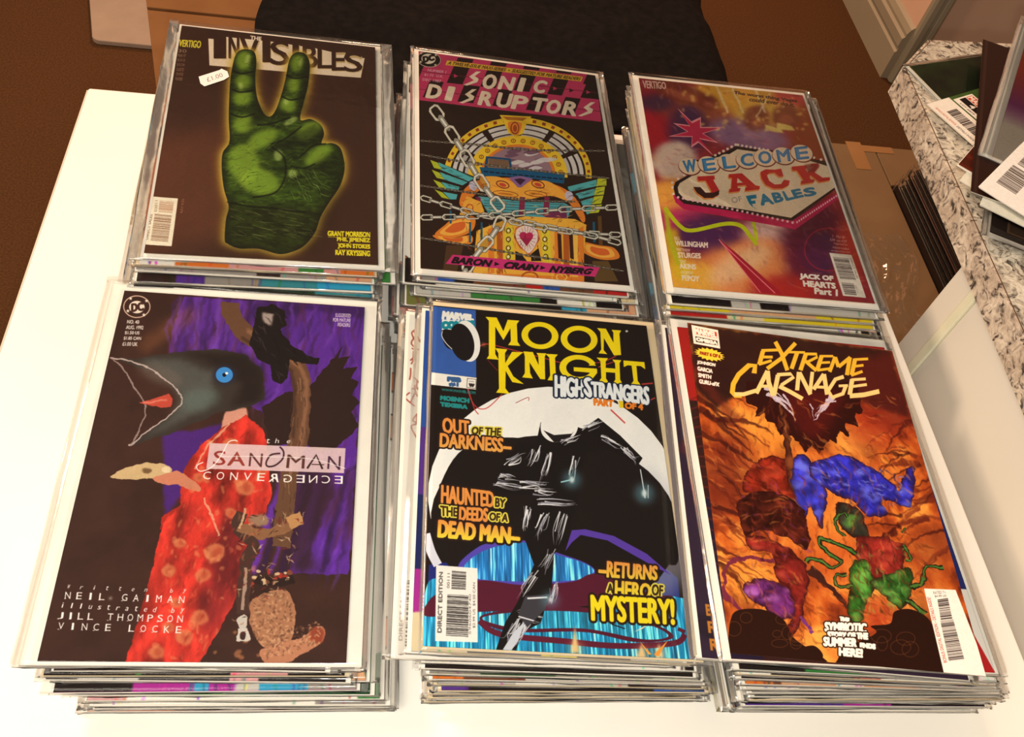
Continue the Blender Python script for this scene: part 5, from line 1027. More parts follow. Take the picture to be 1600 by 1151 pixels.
# large box behind the table, black cloth over it
BX = tag(empty('cardboard_box', (0.33, 0.74, 0)), 'large brown cardboard box on the floor behind the table, half under black cloth', 'box')
ZC = TZ - 0.30
ang = math.radians(13); 
def rot2(x, y, a): return (x * math.cos(a) - y * math.sin(a), x * math.sin(a) + y * math.cos(a))
def rr(cx, cy, w, h, a=0.0):
    return [tuple(Vector((cx, cy)) + Vector(rot2(sx * w / 2, sy * h / 2, a))) for sx, sy in ((-1, -1), (1, -1), (1, 1), (-1, 1))]
LFT = [(-0.025, 0.318), (-0.118, 0.720), (-0.150, 0.860)]
body = [LFT[0], (0.80, 0.318), (0.80, 0.92), LFT[2]]
prism('box_body', M_card, loc(body, BX), 0, ZC - .005, BX, .002)
prism('lid_flap', M_card, loc([LFT[0], (0.80, 0.318), (0.80, 0.574), (-0.0843, 0.574)], BX), ZC - .0045, ZC, BX, .0012)
prism('lid_flap', M_card, loc([(-0.0855, 0.579), (0.80, 0.579), (0.80, 0.92), LFT[2]], BX), ZC - .0045, ZC + .0015, BX, .0012)
bm = bmesh.new(); nx, ny = 60, 44
for j in range(ny + 1):
    for i in range(nx + 1):
        u, v = i / nx, j / ny
        y = .36 + .50 * v; xl_ = .086 + .07 * (y - .5) + .008 * math.sin(v * 11); xr_ = .868 + .010 * math.sin(v * 8)
        s_ = u * (xr_ - xl_ + .30)
        flat = .82 - xl_
        if s_ < flat: x, z = xl_ + s_, ZC + .012
        else:
            t = s_ - flat; rad = .05; al = min(t / rad, math.pi / 2); x = .82 + rad * math.sin(al); z = ZC + .012 - rad * (1 - math.cos(al)) - max(0, t - rad * math.pi / 2)
        w = .010 * mnoise.noise((u * 6, v * 5, 0)) + .005 * mnoise.noise((u * 17, v * 11, 3))
        bm.verts.new((x + (w if s_ > flat else 0) - .45, y - .6, max(z, .004) + (w if s_ <= flat else 0) - ZC))
bm.verts.ensure_lookup_table()
for j in range(ny):
    for i in range(nx): a = j * (nx + 1) + i; bm.faces.new([bm.verts[a], bm.verts[a + 1], bm.verts[a + nx + 2], bm.verts[a + nx + 1]])
me = bpy.data.meshes.new('black_cloth'); bm.to_mesh(me); bm.free(); me.polygons.foreach_set('use_smooth', [True] * len(me.polygons))
o = tag(obj('black_cloth', me, M_black, None, (.45, .6, ZC)), 'black cloth draped over the cardboard box behind the table', 'cloth')
md = o.modifiers.new('thick', 'SOLIDIFY'); md.thickness = 0.004; md.offset = 1

pts = []
for cx, cy, a0 in ((-.347 + .02, 1.07 + .02, 180), (.10 - .02, 1.07 + .02, 270), (.05, 1.60, 0), (-.47 + .02, 1.60, 90)):
    for i in range(5): a = math.radians(a0 + i * 22.5); pts.append((cx + .02 * math.cos(a), cy + .02 * math.sin(a)))
gb = prism('grey_board', M_grey, [(x + .2, y - 1.3) for x, y in pts], 0.0, 0.012, None, .002); gb.location = (-.2, 1.3, 0.001)
tag(gb, 'pale grey board with a rounded corner lying on the brown floor', 'board')

# ------------------------------------------------------------------ comics
PAL = dict(white=(244, 238, 226), black=(30, 20, 18), dark=(56, 38, 34), red=(186, 34, 34), orange=(222, 116, 44), peach=(226, 170, 130), yellow=(232, 206, 40), green=(60, 128, 60), dgreen=(36, 70, 44), olive=(120, 120, 60), teal=(60, 140, 150), blue=(44, 84, 168), navy=(30, 40, 92), purple=(88, 50, 140), magenta=(176, 44, 150), grey=(150, 142, 134), lgrey=(200, 194, 184), brown=(110, 66, 44), pink=(214, 150, 150), cream=(232, 212, 170), skin=(214, 160, 122), cyan=(50, 160, 200))
_n = [0]
def sheet(seed, base, strip=None, left=None, right=None, barcode=None, blobs=()):
    """plain print for a comic of which only the edges show: strip = colours along the bottom, left/right = colours up the sides"""
    s = Art([(0, 0), (170, 0), (170, 260), (0, 260)], 170, 260, 1.5, PAL[base]); rs = random.Random(seed); s.SS = 2
    keys = list(blobs) or rs.sample([k_ for k_ in PAL], 4)
    for i in range(14):
        x, y, r = rs.uniform(-10, 180), rs.uniform(20, 270), rs.uniform(8, 34); c = PAL[rs.choice(keys)]
        pts = [(x + r * rs.uniform(.5, 1.2) * math.cos(a), y + r * rs.uniform(.4, 1.3) * math.sin(a)) for a in np.arange(6) * 1.05]
        s.poly(pts, (24, 16, 14), smooth=True); s.poly([(x + (p[0] - x) * .88, y + (p[1] - y) * .88) for p in pts], c, smooth=True)
    for col, xa, xb in ((left, 0, 16), (right, 154, 170)):
        if col:
            n = len(col)
            for i, c in enumerate(col): s.poly([(xa, 260 - 260 * (i + 1) / n), (xb, 260 - 260 * (i + 1) / n), (xb, 260 - 260 * i / n), (xa, 260 - 260 * i / n)], PAL[c])
    if strip:
        x = 0; tot = sum(w for _, w in strip)
        for c, w in strip:
            xe = x + 170 * w / tot; s.poly([(x, 236), (xe, 232), (xe, 260), (x, 260)], PAL[c]); 
            for q in range(3): xx = rs.uniform(x, xe); s.line([(xx, 240), (xx + rs.uniform(-8, 8), 260)], rs.uniform(.6, 2), tuple(int(v * rs.uniform(.4, 1.2)) % 256 for v in PAL[c]), .7)
            x = xe
    if barcode:
        bx = 3 if barcode == 'L' else 145
        s.poly([(bx, 205), (bx + 24, 205), (bx + 24, 257), (bx, 257)], PAL['white']); s.bars([(bx + 5, 208), (bx + 21, 208), (bx + 21, 222), (bx + 5, 222)], 12, seed, (40, 34, 34)); s.bars([(bx + 5, 226), (bx + 21, 226), (bx + 21, 253), (bx + 5, 253)], 26, seed + 1, (40, 34, 34))
    return s
POOL = []
specs = [('dark', [('black', 3), ('purple', 2), ('teal', 3)]), ('black', [('black', 5), ('grey', 1), ('blue', 1)]), ('brown', [('orange', 2), ('brown', 3), ('dark', 2)]), ('white', [('white', 4), ('lgrey', 1)]), ('navy', [('navy', 3), ('cyan', 1), ('black', 2)]), ('red', [('red', 3), ('grey', 2)]), ('cream', [('cream', 3), ('peach', 2)]), ('green', [('green', 2), ('dgreen', 3)]), ('grey', [('grey', 3), ('white', 1), ('black', 1)]), ('yellow', [('yellow', 3), ('black', 1)]), ('purple', [('purple', 2), ('magenta', 1), ('black', 2)]), ('black', [('black', 5), ('white', 1)])]
for i, (b, st) in enumerate(specs): POOL.append((print_mat('plain_cover_%d' % i, sheet(100 + i, b, st, barcode=('L' if i % 3 == 0 else None))), b))

def quad_mesh(name, top, bot, uvmap=True, mats=1):
    """closed slab from two quads (TL TR BR BL each); face 0 is the top with full uv"""
    V = list(top) + list(bot); F = [(3, 2, 1, 0), (4, 5, 6, 7), (0, 1, 5, 4), (1, 2, 6, 5), (2, 3, 7, 6), (3, 0, 4, 7)]
    me = bpy.data.meshes.new(name); me.from_pydata([tuple(map(float, v)) for v in V], [], F); l = me.uv_layers.new(name='UVMap')
    uv = [(0, 1), (1, 1), (1, 0), (0, 0)]
    for p in me.polygons:
        for li in p.loop_indices:
            vi = me.loops[li].vertex_index; u, v = uv[vi % 4]
            if p.index == 0: l.data[li].uv = (u, v)
            elif p.index == 5: l.data[li].uv = (0.004, v)
            elif p.index == 4: l.data[li].uv = (u, 0.004)
            elif p.index == 3: l.data[li].uv = (0.996, v)
            else: l.data[li].uv = (u, 0.996)
    me.update(); return me

def bag_mesh(name, inner, outer, ztop, zbot, seed, flap=0.0):
    """thin bag: a film over the comic closing to a flat margin. inner/outer: quads (TL TR BR BL) in the local plane"""
    rs = np.random.RandomState(seed); nu, nv = 12, 18
    us = np.array([0, .5, 1, 1.02, 1.12, 1.25, 1.4, 1.5, 1.6, 1.75, 1.88, 1.98, 2, 2.5, 3]); V = []; idx = {}
    iq = np.array([p[:2] for p in inner]); oq = np.array([p[:2] for p in outer])
    def pos(u, v):
        def lerp(q, a, b): return q[0] * (1 - a) * (1 - b) + q[1] * a * (1 - b) + q[2] * a * b + q[3] * (1 - a) * b
        a, b = min(max(u - 1, 0), 1), min(max(v - 1, 0), 1); pin = lerp(iq, a, b)
        ku = 1 - u if u < 1 else (u - 2 if u > 2 else 0); kv = 1 - v if v < 1 else (v - 2 if v > 2 else 0)
        k_ = max(ku, kv)
        if k_ <= 0: return pin, 0.0
        ea = (0 if u < 1 else 1 if u > 2 else a); eb = (0 if v < 1 else 1 if v > 2 else b)
        # blend towards the outer boundary on each axis
        A = lerp(oq, ea if ku > 0 else a, eb if kv > 0 else b); 
        pu = lerp(iq, ea, b) if ku > 0 else pin; 
        p = pin + (lerp(oq, ea if ku > 0 else a, b if kv == 0 else eb) - lerp(iq, ea if ku > 0 else a, b if kv == 0 else eb)) * 1.0 * np.array([1, 1])
        d = A - lerp(iq, ea if ku > 0 else a, eb if kv > 0 else b)
        base = lerp(iq, ea if ku > 0 else a, eb if kv > 0 else b)
        # separate the displacement along the two sides
        X = (oq[1] - oq[0]) / np.linalg.norm(oq[1] - oq[0]); Y = np.array([-X[1], X[0]])
        return base + X * (d @ X) * ku + Y * (d @ Y) * kv, k_
    vs_ = np.array([0, .5, 1, 1.015, 1.1, 1.2, 1.3, 1.4, 1.5, 1.6, 1.7, 1.8, 1.9, 1.985, 2, 2.5, 3])
    for side in (0, 1):
        for j, v in enumerate(vs_):
            for i, u in enumerate(us):
                p, k_ = pos(u, v); zt_, zb_ = ztop(p), zbot(p); mid = zt_ * .45 + zb_ * .55
                wob = (rs.rand() - .5) * .0011
                z = (zt_ + abs(wob) * .25 if k_ == 0 else (zt_ * (1 - k_) + mid * k_ + wob * k_)) if side == 0 else (zb_ if k_ == 0 else zb_ * (1 - k_) + mid * k_ + wob * k_ - .00015)
                jx = (rs.rand(2) - .5) * (.0010 if k_ > .9 else 0)
                V.append((p[0] + jx[0], p[1] + jx[1], z))
    nU, nV = len(us), len(vs_); F = []; MI = []
    for side in (0, 1):
        o_ = side * nU * nV
        for j in range(nV - 1):
            for i in range(nU - 1):
                a = o_ + j * nU + i; f = (a, a + nU, a + nU + 1, a + 1); F.append(f if side == 0 else f[::-1])
                MI.append(1 if (i < 2 or j < 2 or i >= nU - 3 or j >= nV - 3) else 0)
    return mesh(name, V, F, smooth=True, mi=MI)

def comic(plane, frac0, frac1, corners, mat, label, group, board=(4, 4, 4, 4), bag=(3, 4, 8, 4), bagged=True, seed=0, board_mat=None, cat='comic', pages=.0, name='bagged_comic'):
    """corners: world xy of the printed cover TL TR BR BL (metres). plane(frac, x, y) -> world z"""
    c = np.array([p[:2] for p in corners], float); ctr = c.mean(0)
    X = (c[1] - c[0]) + (c[2] - c[3]); X /= np.linalg.norm(X); Y = np.array([-X[1], X[0]]); th = math.atan2(X[1], X[0])
    def g(q):                                     # local plane -> world xy
        return ctr + X * q[0] + Y * q[1]
    L = [((p - ctr) @ X, (p - ctr) @ Y) for p in c]
    z0 = min(plane(frac0, *g(q)) for q in L)
    root = empty(name, (ctr[0], ctr[1], z0)); root.rotation_euler = (0, 0, th)
    tag(root, label, cat, group)
    def zz(f): return lambda q: plane(frac0 + (frac1 - frac0) * f, *g(q)) - z0
    def out(q4, l, t, r, b): 
        l, t, r, b = (v / 1000 for v in (l, t, r, b)); return [(q4[0][0] - l, q4[0][1] + t), (q4[1][0] + r, q4[1][1] + t), (q4[2][0] + r, q4[2][1] - b), (q4[3][0] - l, q4[3][1] - b)]
    def slab(nm, q4, f0, f1, m): 
        zt_, zb_ = zz(f1), zz(f0); return obj(nm, quad_mesh(nm, [(*q, zt_(q)) for q in q4], [(*q, zb_(q)) for q in q4]), m, root)
    if board: 
        bq = out(L, *board); slab('backing_board', bq, .10, .26, board_mat or M_board)
    else: bq = L
    slab('pages', out(L, -.8, -.8, -.8, -.8), .28, .80, M_pages)
    slab('cover', L, .80, .90, mat)
    # the cover wraps round the spine at the left
    if bagged:
        hull = out(L, *[max(v, 0) + .6 for v in (board or (0, 0, 0, 0))])
        me = bag_mesh('bag', hull, out(hull, *bag), zz(.985), zz(.02), seed); o = obj('bag', me, [M_film, M_seam], root)
    return root

# stack planes and the covers on top, from the photograph's own geometry (metres, table frame)
ST = {
 'A': dict(P0=(.185252, -.138532, .0775412), g=(-.035133, .036143), n=21, name='back left stack', fan=(-.016, -.010)),
 'B': dict(P0=(.391378, -.126870, .0636409), g=(-.039311, .044340), n=18, name='back middle stack', fan=(-.010, -.014)),
 'C': dict(P0=(.591715, -.148735, .0802349), g=(.005952, .020268), n=21, name='back right stack', fan=(-.008, -.014)),
 'D': dict(P0=(.178935, -.425812, .0509759), g=(-.010260, .055340), n=14, name='front left stack', fan=(.028, -.016)),
 'E': dict(P0=(.395851, -.424795, .0550844), g=(-.025083, .011734), n=15, name='front middle stack', fan=(.012, -.013)),
 'F': dict(P0=(.584023, -.441325, .0727703), g=(-.002346, -.026255), n=19, name='front right stack', fan=(.022, -.002))}
for k_, s_ in ST.items():
    P0 = np.array(s_['P0']); gx, gy = s_['g']
    def plane(f, x, y, P0=P0, gx=gx, gy=gy): return TZ + .0002 + f * (P0[2] + gx * (x - P0[0]) + gy * (y - P0[1]))
    s_['plane'] = plane; nrm = np.array([-gx, -gy, 1.0]); Q = []
    for (u, v) in QUAD[k_]:
        d = ray(u, v); t = ((P0 - CAM) @ nrm) / (d @ nrm); Q.append((CAM + t * d)[:2])
    s_['Q'] = np.array(Q); s_['c'] = s_['Q'].mean(0); X = s_['Q'][1] - s_['Q'][0] + s_['Q'][2] - s_['Q'][3]; s_['rot'] = math.atan2(X[1], X[0])

TOPS = {
 'A': (art_hand, 'dark brown comic with big green hand, atop the back left stack', (2.5, 5, 5, 3), (8, 3, 10, 2)),
 'B': (art_jukebox, 'comic with chained golden jukebox under pink checked title, atop the back middle stack', (4, 6, 4, 4.5), (3, 2, 5, 1.5)),
 'C': (art_sign, 'comic with white and red lit sign and pink star, atop the back right stack', (5, 7, 4, 4.5), (3, 2, 5, 1.5)),
 'D': (art_drape, 'dark comic with purple drape and red cloth, atop the front left stack', (9, 8, 9, 1.6), (4, 2, 3, 1)),
 'E': (art_moon, 'black comic with yellow title over a white disc, topmost of the front middle stack', (0, 6, 7, .8), (2, 2, 6, 2)),
 'F': (art_ember, 'fiery orange comic with gold brush lettering, lying unbagged atop the front right stack', None, None)}

def rect(c, rot, w=.168, l=.259):
    x = np.array([math.cos(rot), math.sin(rot)]); y = np.array([-x[1], x[0]]); c = np.array(c)
    return [c - x * w / 2 + y * l / 2, c + x * w / 2 + y * l / 2, c + x * w / 2 - y * l / 2, c - x * w / 2 - y * l / 2]

# the comics whose edges the photograph lets one tell apart, listed downwards from the one under the top:
# (dx, dy in mm, turn in degrees, base colour, strip along the bottom edge, extra keywords, words for the label)
Z_ = dict
UNDER = {
 'A': [(-3, -8, 0.3, 'orange', [('white', 2), ('orange', 3), ('pink', 4), ('green', 1.5), ('pink', 1), ('orange', 2)], Z_(), 'orange and pink front edge'),
       (-4, -11, -0.2, 'grey', [('grey', 5), ('dark', 1), ('grey', 2), ('skin', 2)], Z_(), 'grey front edge'),
       (10, -8, 0.2, 'green', [('green', 4), ('green', 4)], Z_(right=['green', 'green', 'dgreen']), 'green right edge'),
       (-6, -15, 0.5, 'dark', [('dark', 2), ('purple', 1.5), ('grey', 3), ('teal', 3), ('cyan', 3)], Z_(), 'purple and teal front edge'),
       (-5, -18, -0.3, 'black', [('black', 4), ('dgreen', 2), ('teal', 2)], Z_(), 'black and teal front edge'),
       (-7, -21, 0.2, 'black', [('dark', 4), ('black', 4)], Z_(), 'dark front edge')],
 'B': [(-1, -9, 0.2, 'grey', [('grey', 1), ('blue', 1), ('black', 1), ('brown', 3), ('red', 1), ('blue', 1), ('brown', 2), ('red', 2)], Z_(), 'brown, blue and red front edge'),
       (-11, -11, -0.5, 'white', [('black', 1), ('white', 6)], Z_(), 'white front edge'),
       (7, -10, 0.2, 'olive', [('olive', 3), ('cream', 2)], Z_(right=['olive', 'olive', 'green']), 'olive green right edge'),
       (-4, -15, 0.2, 'black', [('lgrey', 2), ('green', 2.6), ('black', .6), ('white', 1.5), ('black', 1)], Z_(), 'green and black front edge'),
       (8, -18, 0.4, 'peach', [('black', 5), ('cyan', 1), ('peach', 2)], Z_(), 'peach front edge'),
       (-9, -21, -0.2, 'olive', [('olive', 2), ('green', 1), ('grey', 4)], Z_(), 'olive and grey front edge')],
 'C': [(8, -3, -0.4, 'red', [('grey', 2), ('cream', 2), ('grey', 3), ('black', 1), ('green', 1)], Z_(right=['dgreen', 'green', 'red', 'red']), 'red and green right edge'),
       (1, -9, 0.1, 'cream', [('black', 2), ('lgrey', 1), ('black', 1), ('lgrey', 3)], Z_(), 'lettered pale front edge'),
       (0, -11.5, 0.1, 'yellow', [('yellow', 2), ('peach', 3), ('yellow', 2)], Z_(), 'yellow and peach front edge'),
       (0, -15, 0.2, 'yellow', [('red', 3), ('cream', 2), ('yellow', 6)], Z_(), 'yellow and red front edge'),
       (0, -18, -0.2, 'white', [('grey', 4), ('white', 3), ('black', .3)], Z_(), 'grey and white front edge'),
       (2, -21, 0.1, 'brown', [('brown', 5), ('teal', .5), ('brown', 1)], Z_(), 'maroon front edge'),
       (16, -22, -1, 'white', [('white', 4), ('black', 1)], Z_(right=['white', 'white']), 'white right edge')],
 'D': [(-9, -3, -0.8, 'black', [('black', 4), ('dark', 3)], Z_(left=['black', 'dark', 'dark']), 'black cover showing at left'),
       (6, -3, 0.4, 'black', [('dark', 2), ('black', 4), ('dark', 4)], Z_(right=['yellow', 'brown', 'dark']), 'brown and yellow right edge'),
       (1, -5, 0.2, 'black', [('black', 3), ('green', .2), ('black', 3), ('pink', 2), ('black', 2)], Z_(), 'black and pink front edge'),
       (3, -7, -0.4, 'grey', [('black', 1), ('lgrey', 2), ('black', 3), ('pink', 1), ('black', 3)], Z_(), 'grey and black front edge'),
       (12, -6, 0.2, 'orange', [('dark', 3), ('black', 3), ('peach', 2)], Z_(right=['peach', 'orange', 'dark']), 'orange right edge'),
       (6, -11, 0.6, 'magenta', [('black', 3), ('magenta', 2.4), ('cyan', .6), ('magenta', 1), ('lgrey', 1), ('cyan', 2), ('grey', 2)], Z_(), 'magenta and blue front edge'),
       (16, -12, 0.1, 'dgreen', [('green', 2), ('dgreen', 2)], Z_(right=['green', 'dgreen']), 'green right edge'),
       (22, -14, 0.3, 'white', [('pink', 1), ('white', 6), ('green', .6)], Z_(), 'white front edge'),
       (26, -16, 0, 'white', [('white', 6), ('grey', 2)], Z_(), 'white and grey front edge')],
 'E': [(-6, -2.5, -0.1, 'blue', [('cream', 3), ('black', 2), ('navy', 2), ('yellow', 2), ('dark', 3), ('lgrey', 3)], Z_(left=['magenta', 'navy', 'purple', 'blue', 'blue']), 'blue cover showing at left'),
       (-16, -4, 0.5, 'white', [('white', 6), ('cream', 1)], Z_(left=['white', 'white', 'white', 'white', 'red'], barcode='L'), 'white cover and barcode at left'),
       (2, -5, 0.3, 'white', [('white', 8), ('black', .3)], Z_(), 'white front edge'),
       (3, -7.5, 0.2, 'black', [('black', 8), ('black', 2)], Z_(right=['pink', 'dark', 'dark']), 'broad black front edge'),
       (6, -9, 0.5, 'olive', [('grey', 2), ('dgreen', 3), ('grey', 4), ('lgrey', 2)], Z_(), 'grey green front edge'),
       (8, -10.5, 0.8, 'brown', [('orange', 1), ('brown', 2), ('lgrey', 6)], Z_(), 'brown and grey front edge'),
       (9, -12, 1, 'black', [('lgrey', 2), ('white', 3), ('dark', 2)], Z_(), 'pale front edge'),
       (11, -14, 1.4, 'black', [('purple', 1), ('black', 7), ('blue', 2)], Z_(), 'black front edge with a purple corner')],
 'F': [(0, 1, 2.4, 'red', [('white', 2), ('white', 4)], Z_(), 'red and blue white bordered cover'),
       (-13, -1, 0.6, 'purple', [('navy', 2), ('purple', 1)], Z_(left=['dark', 'purple', 'dark']), 'dark purple cover showing at left'),
       (5, -1.5, 2.6, 'dgreen', [('black', 3), ('green', 5), ('white', 4)], Z_(), 'green and white front edge'),
       (7, -2.5, 2.8, 'white', [('white', 1), ('black', 3), ('red', .7), ('white', 4)], Z_(), 'white, black and red front edge'),
       (9, -3.5, 3, 'black', [('black', 7), ('white', 2)], Z_(), 'broad black front edge'),
       (11, -4.5, 3.6, 'skin', [('orange', 1), ('brown', .3), ('skin', 2), ('white', 1), ('skin', 2), ('lgrey', 3)], Z_(), 'orange front edge'),
       (13, -4.5, 4.4, 'grey', [('white', 2), ('grey', 1), ('white', 1), ('red', 2), ('grey', 4)], Z_(), 'grey and red front edge'),
       (15, -5, 4.8, 'grey', [('grey', 3), ('dark', 4), ('grey', 2)], Z_(), 'grey front edge'),
       (18, -5.5, 5, 'dgreen', [('black', 1), ('lgrey', 1), ('red', .3), ('grey', 2), ('dgreen', 5)], Z_(), 'dark green front edge')]}
ORD = ['second', 'third', 'fourth', 'fifth', 'sixth', 'seventh', 'eighth', 'ninth', 'tenth', 'eleventh', 'twelfth', 'thirteenth', 'fourteenth', 'fifteenth', 'sixteenth', 'seventeenth', 'eighteenth', 'nineteenth', 'twentieth', 'twenty-first']

def red_cover():
    s = Art([(0, 0), (168, 0), (168, 260), (0, 260)], 168, 260, 3.0, (196, 36, 30)); W = 168
    s.poly([(0, 70), (168, 60), (168, 260), (0, 260)], (60, 26, 24)); s.poly([(0, 150), (20, 140), (20, 260), (0, 260)], (40, 24, 50))
    s.poly([(8, 8), (22, 8), (17, 26), (13, 26)], (246, 240, 230)) ; s.poly([(12, 8), (18, 8), (15, 22)], (196, 36, 30)); s.line([(20, 42), (26, 42)], 2, (246, 240, 230))
    s.poly([(140, 40), (168, 30), (168, 200), (150, 200)], (44, 90, 130)); s.poly([(150, 110), (168, 105), (168, 205), (150, 205)], (30, 44, 110)); s.poly([(140, 205), (168, 205), (168, 260), (140, 260)], (246, 240, 230)); s.poly([(150, 205), (155, 205), (168, 260), (160, 260)], (200, 34, 34))
    for i in range(20): s.line([(0, 70 + i * 8), (14, 62 + i * 9)], 1.4, (120, 40, 30), .6)
    return s
def purple_cover():
    s = Art([(0, 0), (168, 0), (168, 260), (0, 260)], 168, 260, 3.0, (52, 34, 56)); 
    for i in range(14): s.ell(10 + (i * 37) % 60, 20 + i * 17, 16, 9, ((70, 40, 80), (40, 26, 40), (96, 40, 50))[i % 3], .8, i * .5, 3)
    for i, t in enumerate(('BRIAN', 'RAY', 'RICH')): s.text(t, [(6, 226 + i * 11), (26, 226 + i * 11), (26, 233 + i * 11), (6, 233 + i * 11)], (206, 130, 50), bold=1)
    return s
def red_drawing_cover():
    s = Art([(0, 0), (168, 0), (168, 260), (0, 260)], 168, 260, 3.0, (244, 240, 230)); rs = random.Random(2)
    for i in range(60):
        x, y = rs.uniform(2, 30), rs.uniform(8, 100); s.line([(x, y), (x + rs.uniform(-4, 6), y + rs.uniform(3, 9)), (x + rs.uniform(-2, 5), y + rs.uniform(6, 14))], 1.1, (170, 70, 50), .9, smooth=True)
    s.poly([(30, 0), (168, 0), (168, 230), (34, 230)], (180, 90, 70), .4)
    s.bars([(5.5, 212), (12, 212), (12, 254), (5.5, 254)], 30, 3, (90, 80, 76)); vtext(s, 'DIRECT SALES', [(1.6, 216), (3.8, 216), (3.8, 250), (1.6, 250)], (80, 74, 70)); vtext(s, '00111', [(7, 190), (9.4, 190), (9.4, 206), (7, 206)], (110, 104, 96))
    return s
def dir_cover():
    s = sheet(77, 'black', [('black', 1), ('dark', 1)], left=['dark', 'dark', 'brown']); s.poly([(2, 200), (20, 200), (20, 252), (2, 252)], PAL['white']); vtext(s, 'DIRECT SALES', [(3, 204), (8, 204), (8, 250), (3, 250)], (70, 60, 56)); s.bars([(10, 204), (19, 204), (19, 250), (10, 250)], 30, 3, (60, 50, 50)); return s
SPECIAL = {('D', 0): dir_cover, ('E', 1): red_drawing_cover, ('F', 0): red_cover, ('F', 1): purple_cover}

R = random.Random(21)
for key, s_ in ST.items():
    n = s_['n']; art, label, board, bag = TOPS[key]; plane = s_['plane']; grp = 'comics in the ' + s_['name']
    if key == 'F': comic(plane, (n - .75) / n, 1.0 / .9 - 0.0 - (1.0 / .9 - 1) * 1.0, s_['Q'], print_mat('top_cover_F', art()), label, grp, board=None, bagged=False, name='comic')
    else:
        # the cover itself lies on the stack plane: layer height so that 0.9 of it is the plane
        h = 1.0 / n; top = comic(plane, 1 - .9 * h, 1 + .1 * h, s_['Q'], print_mat('top_cover_' + key, art()), label, grp, board=board, bag=bag, seed=ord(key), board_mat=M_cream if key == 'E' else None)
    if key == 'A':                                 # paper price sticker on the bag
        st = [(310.6, 121.4), (343.3, 111.0), (346.1, 108.9), (355.4, 113.1), (358.2, 121.4), (350.2, 126.3), (319.7, 136.4), (313.4, 131.9)]
        bxs = [(308, 113), (356, 100), (362, 124), (314, 140)]; sa = Art(bxs, 24, 12, 10, (240, 232, 226)); sa.text('£1.00', [(322, 123), (346.5, 115.2), (349.5, 121), (325, 129.5)], (120, 104, 100), .85)
        P0 = np.array(s_['P0']); nrm = np.array([-s_['g'][0], -s_['g'][1], 1.0]); V = []
        for (u, v) in st:
            d = ray(u, v); t = ((P0 - CAM) @ nrm) / (d @ nrm); p = CAM + t * d; V.append((p[0], p[1], plane(1, p[0], p[1]) + .0009))
        n_ = len(V); V2 = V + [(x, y, z - .00015) for x, y, z in V]; F = [tuple(range(n_))[::-1]] + [tuple(range(n_, 2 * n_))] + [(i, (i + 1) % n_, (i + 1) % n_ + n_, i + n_) for i in range(n_)]
        uvp = sa.tf(np.array(st)) / np.array([sa.W, sa.H]); uv = [(float(a), 1 - float(b)) for a, b in uvp] * 2
        bpy.context.view_layer.update(); inv = top.matrix_world.inverted(); V2 = [tuple(inv @ Vector(p)) for p in V2]
        me = mesh('price_sticker', V2, F, uv=uv); bm = bmesh.new(); bm.from_mesh(me); bmesh.ops.recalc_face_normals(bm, faces=bm.faces[:]); bm.to_mesh(me); bm.free()
        o = obj('price_sticker', me, print_mat('price_sticker', sa), top); o['label'] = 'white paper price sticker reading one pound'
    top_bottom = 1 - (.9 / n if key != 'F' else .75 / n)
    U = UNDER[key]; m = n - 1; fx, fy = s_['fan']; lastdx, lastdy, lastr = U[-1][:3]
    for i in range(m):
        f1 = top_bottom * (1 - i / m); f0 = top_bottom * (1 - (i + 1) / m); words = None
        if i < len(U):
            dx, dy, dr, base, strip, kw, words = U[i]
            mat = print_mat('edge_cover_%s%d' % (key, i), SPECIAL[(key, i)]() if (key, i) in SPECIAL else sheet(ord(key) * 31 + i, base, strip, **kw))
            dx += R.uniform(-.6, .6)
        else:
            q = (i - len(U) + 1) / max(1, m - len(U)); mat, base = POOL[R.randrange(len(POOL))]
            dx = lastdx * (1 - q) + fx * 1000 * q + R.uniform(-6, 6); dy = lastdy * (1 - q * .3) + fy * 1000 * q * .3 + R.uniform(-5, 3.5); dr = lastr * .7 + R.uniform(-1.0, 1.0)
            if key in 'DEF': dx = lastdx + R.uniform(-5, 3); dy = lastdy + R.uniform(-1, 2); dr = lastr + R.uniform(-.5, .5)
        x = np.array([math.cos(s_['rot']), math.sin(s_['rot'])]); y = np.array([-x[1], x[0]])
        c = s_['c'] + x * dx / 1000 + y * dy / 1000
        w = .168 if R.random() < .7 else .171
        cn = dict(white='white', black='black', dark='dark brown', red='red', orange='orange', grey='grey', green='green', cream='cream', yellow='yellow', navy='navy blue', purple='purple', brown='brown').get(base, base)
        words = words or (cn + ' cover')
        pos = ORD[i] + ' down in the' if i < m - 1 else 'lowest in the'
        lab = 'comic with %s, %s %s' % (words, pos, s_['name'])
        bd = (R.uniform(1, 3), R.uniform(3, 6), R.uniform(1.5, 4), R.uniform(-.2, .25)); bgm = (R.uniform(2, 5), R.uniform(2, 4), R.uniform(2, 6), R.uniform(.15, .5))
        if key == 'F' and i == 0: bd = (4, 10, 4, .4); bgm = (3, 3, 5, .8)
        comic(plane, f0, f1, rect(c, s_['rot'] + math.radians(dr), w), mat, lab, grp, board=bd, bag=bgm, seed=i * 7 + ord(key), board_mat=M_cream if R.random() < .25 else None)

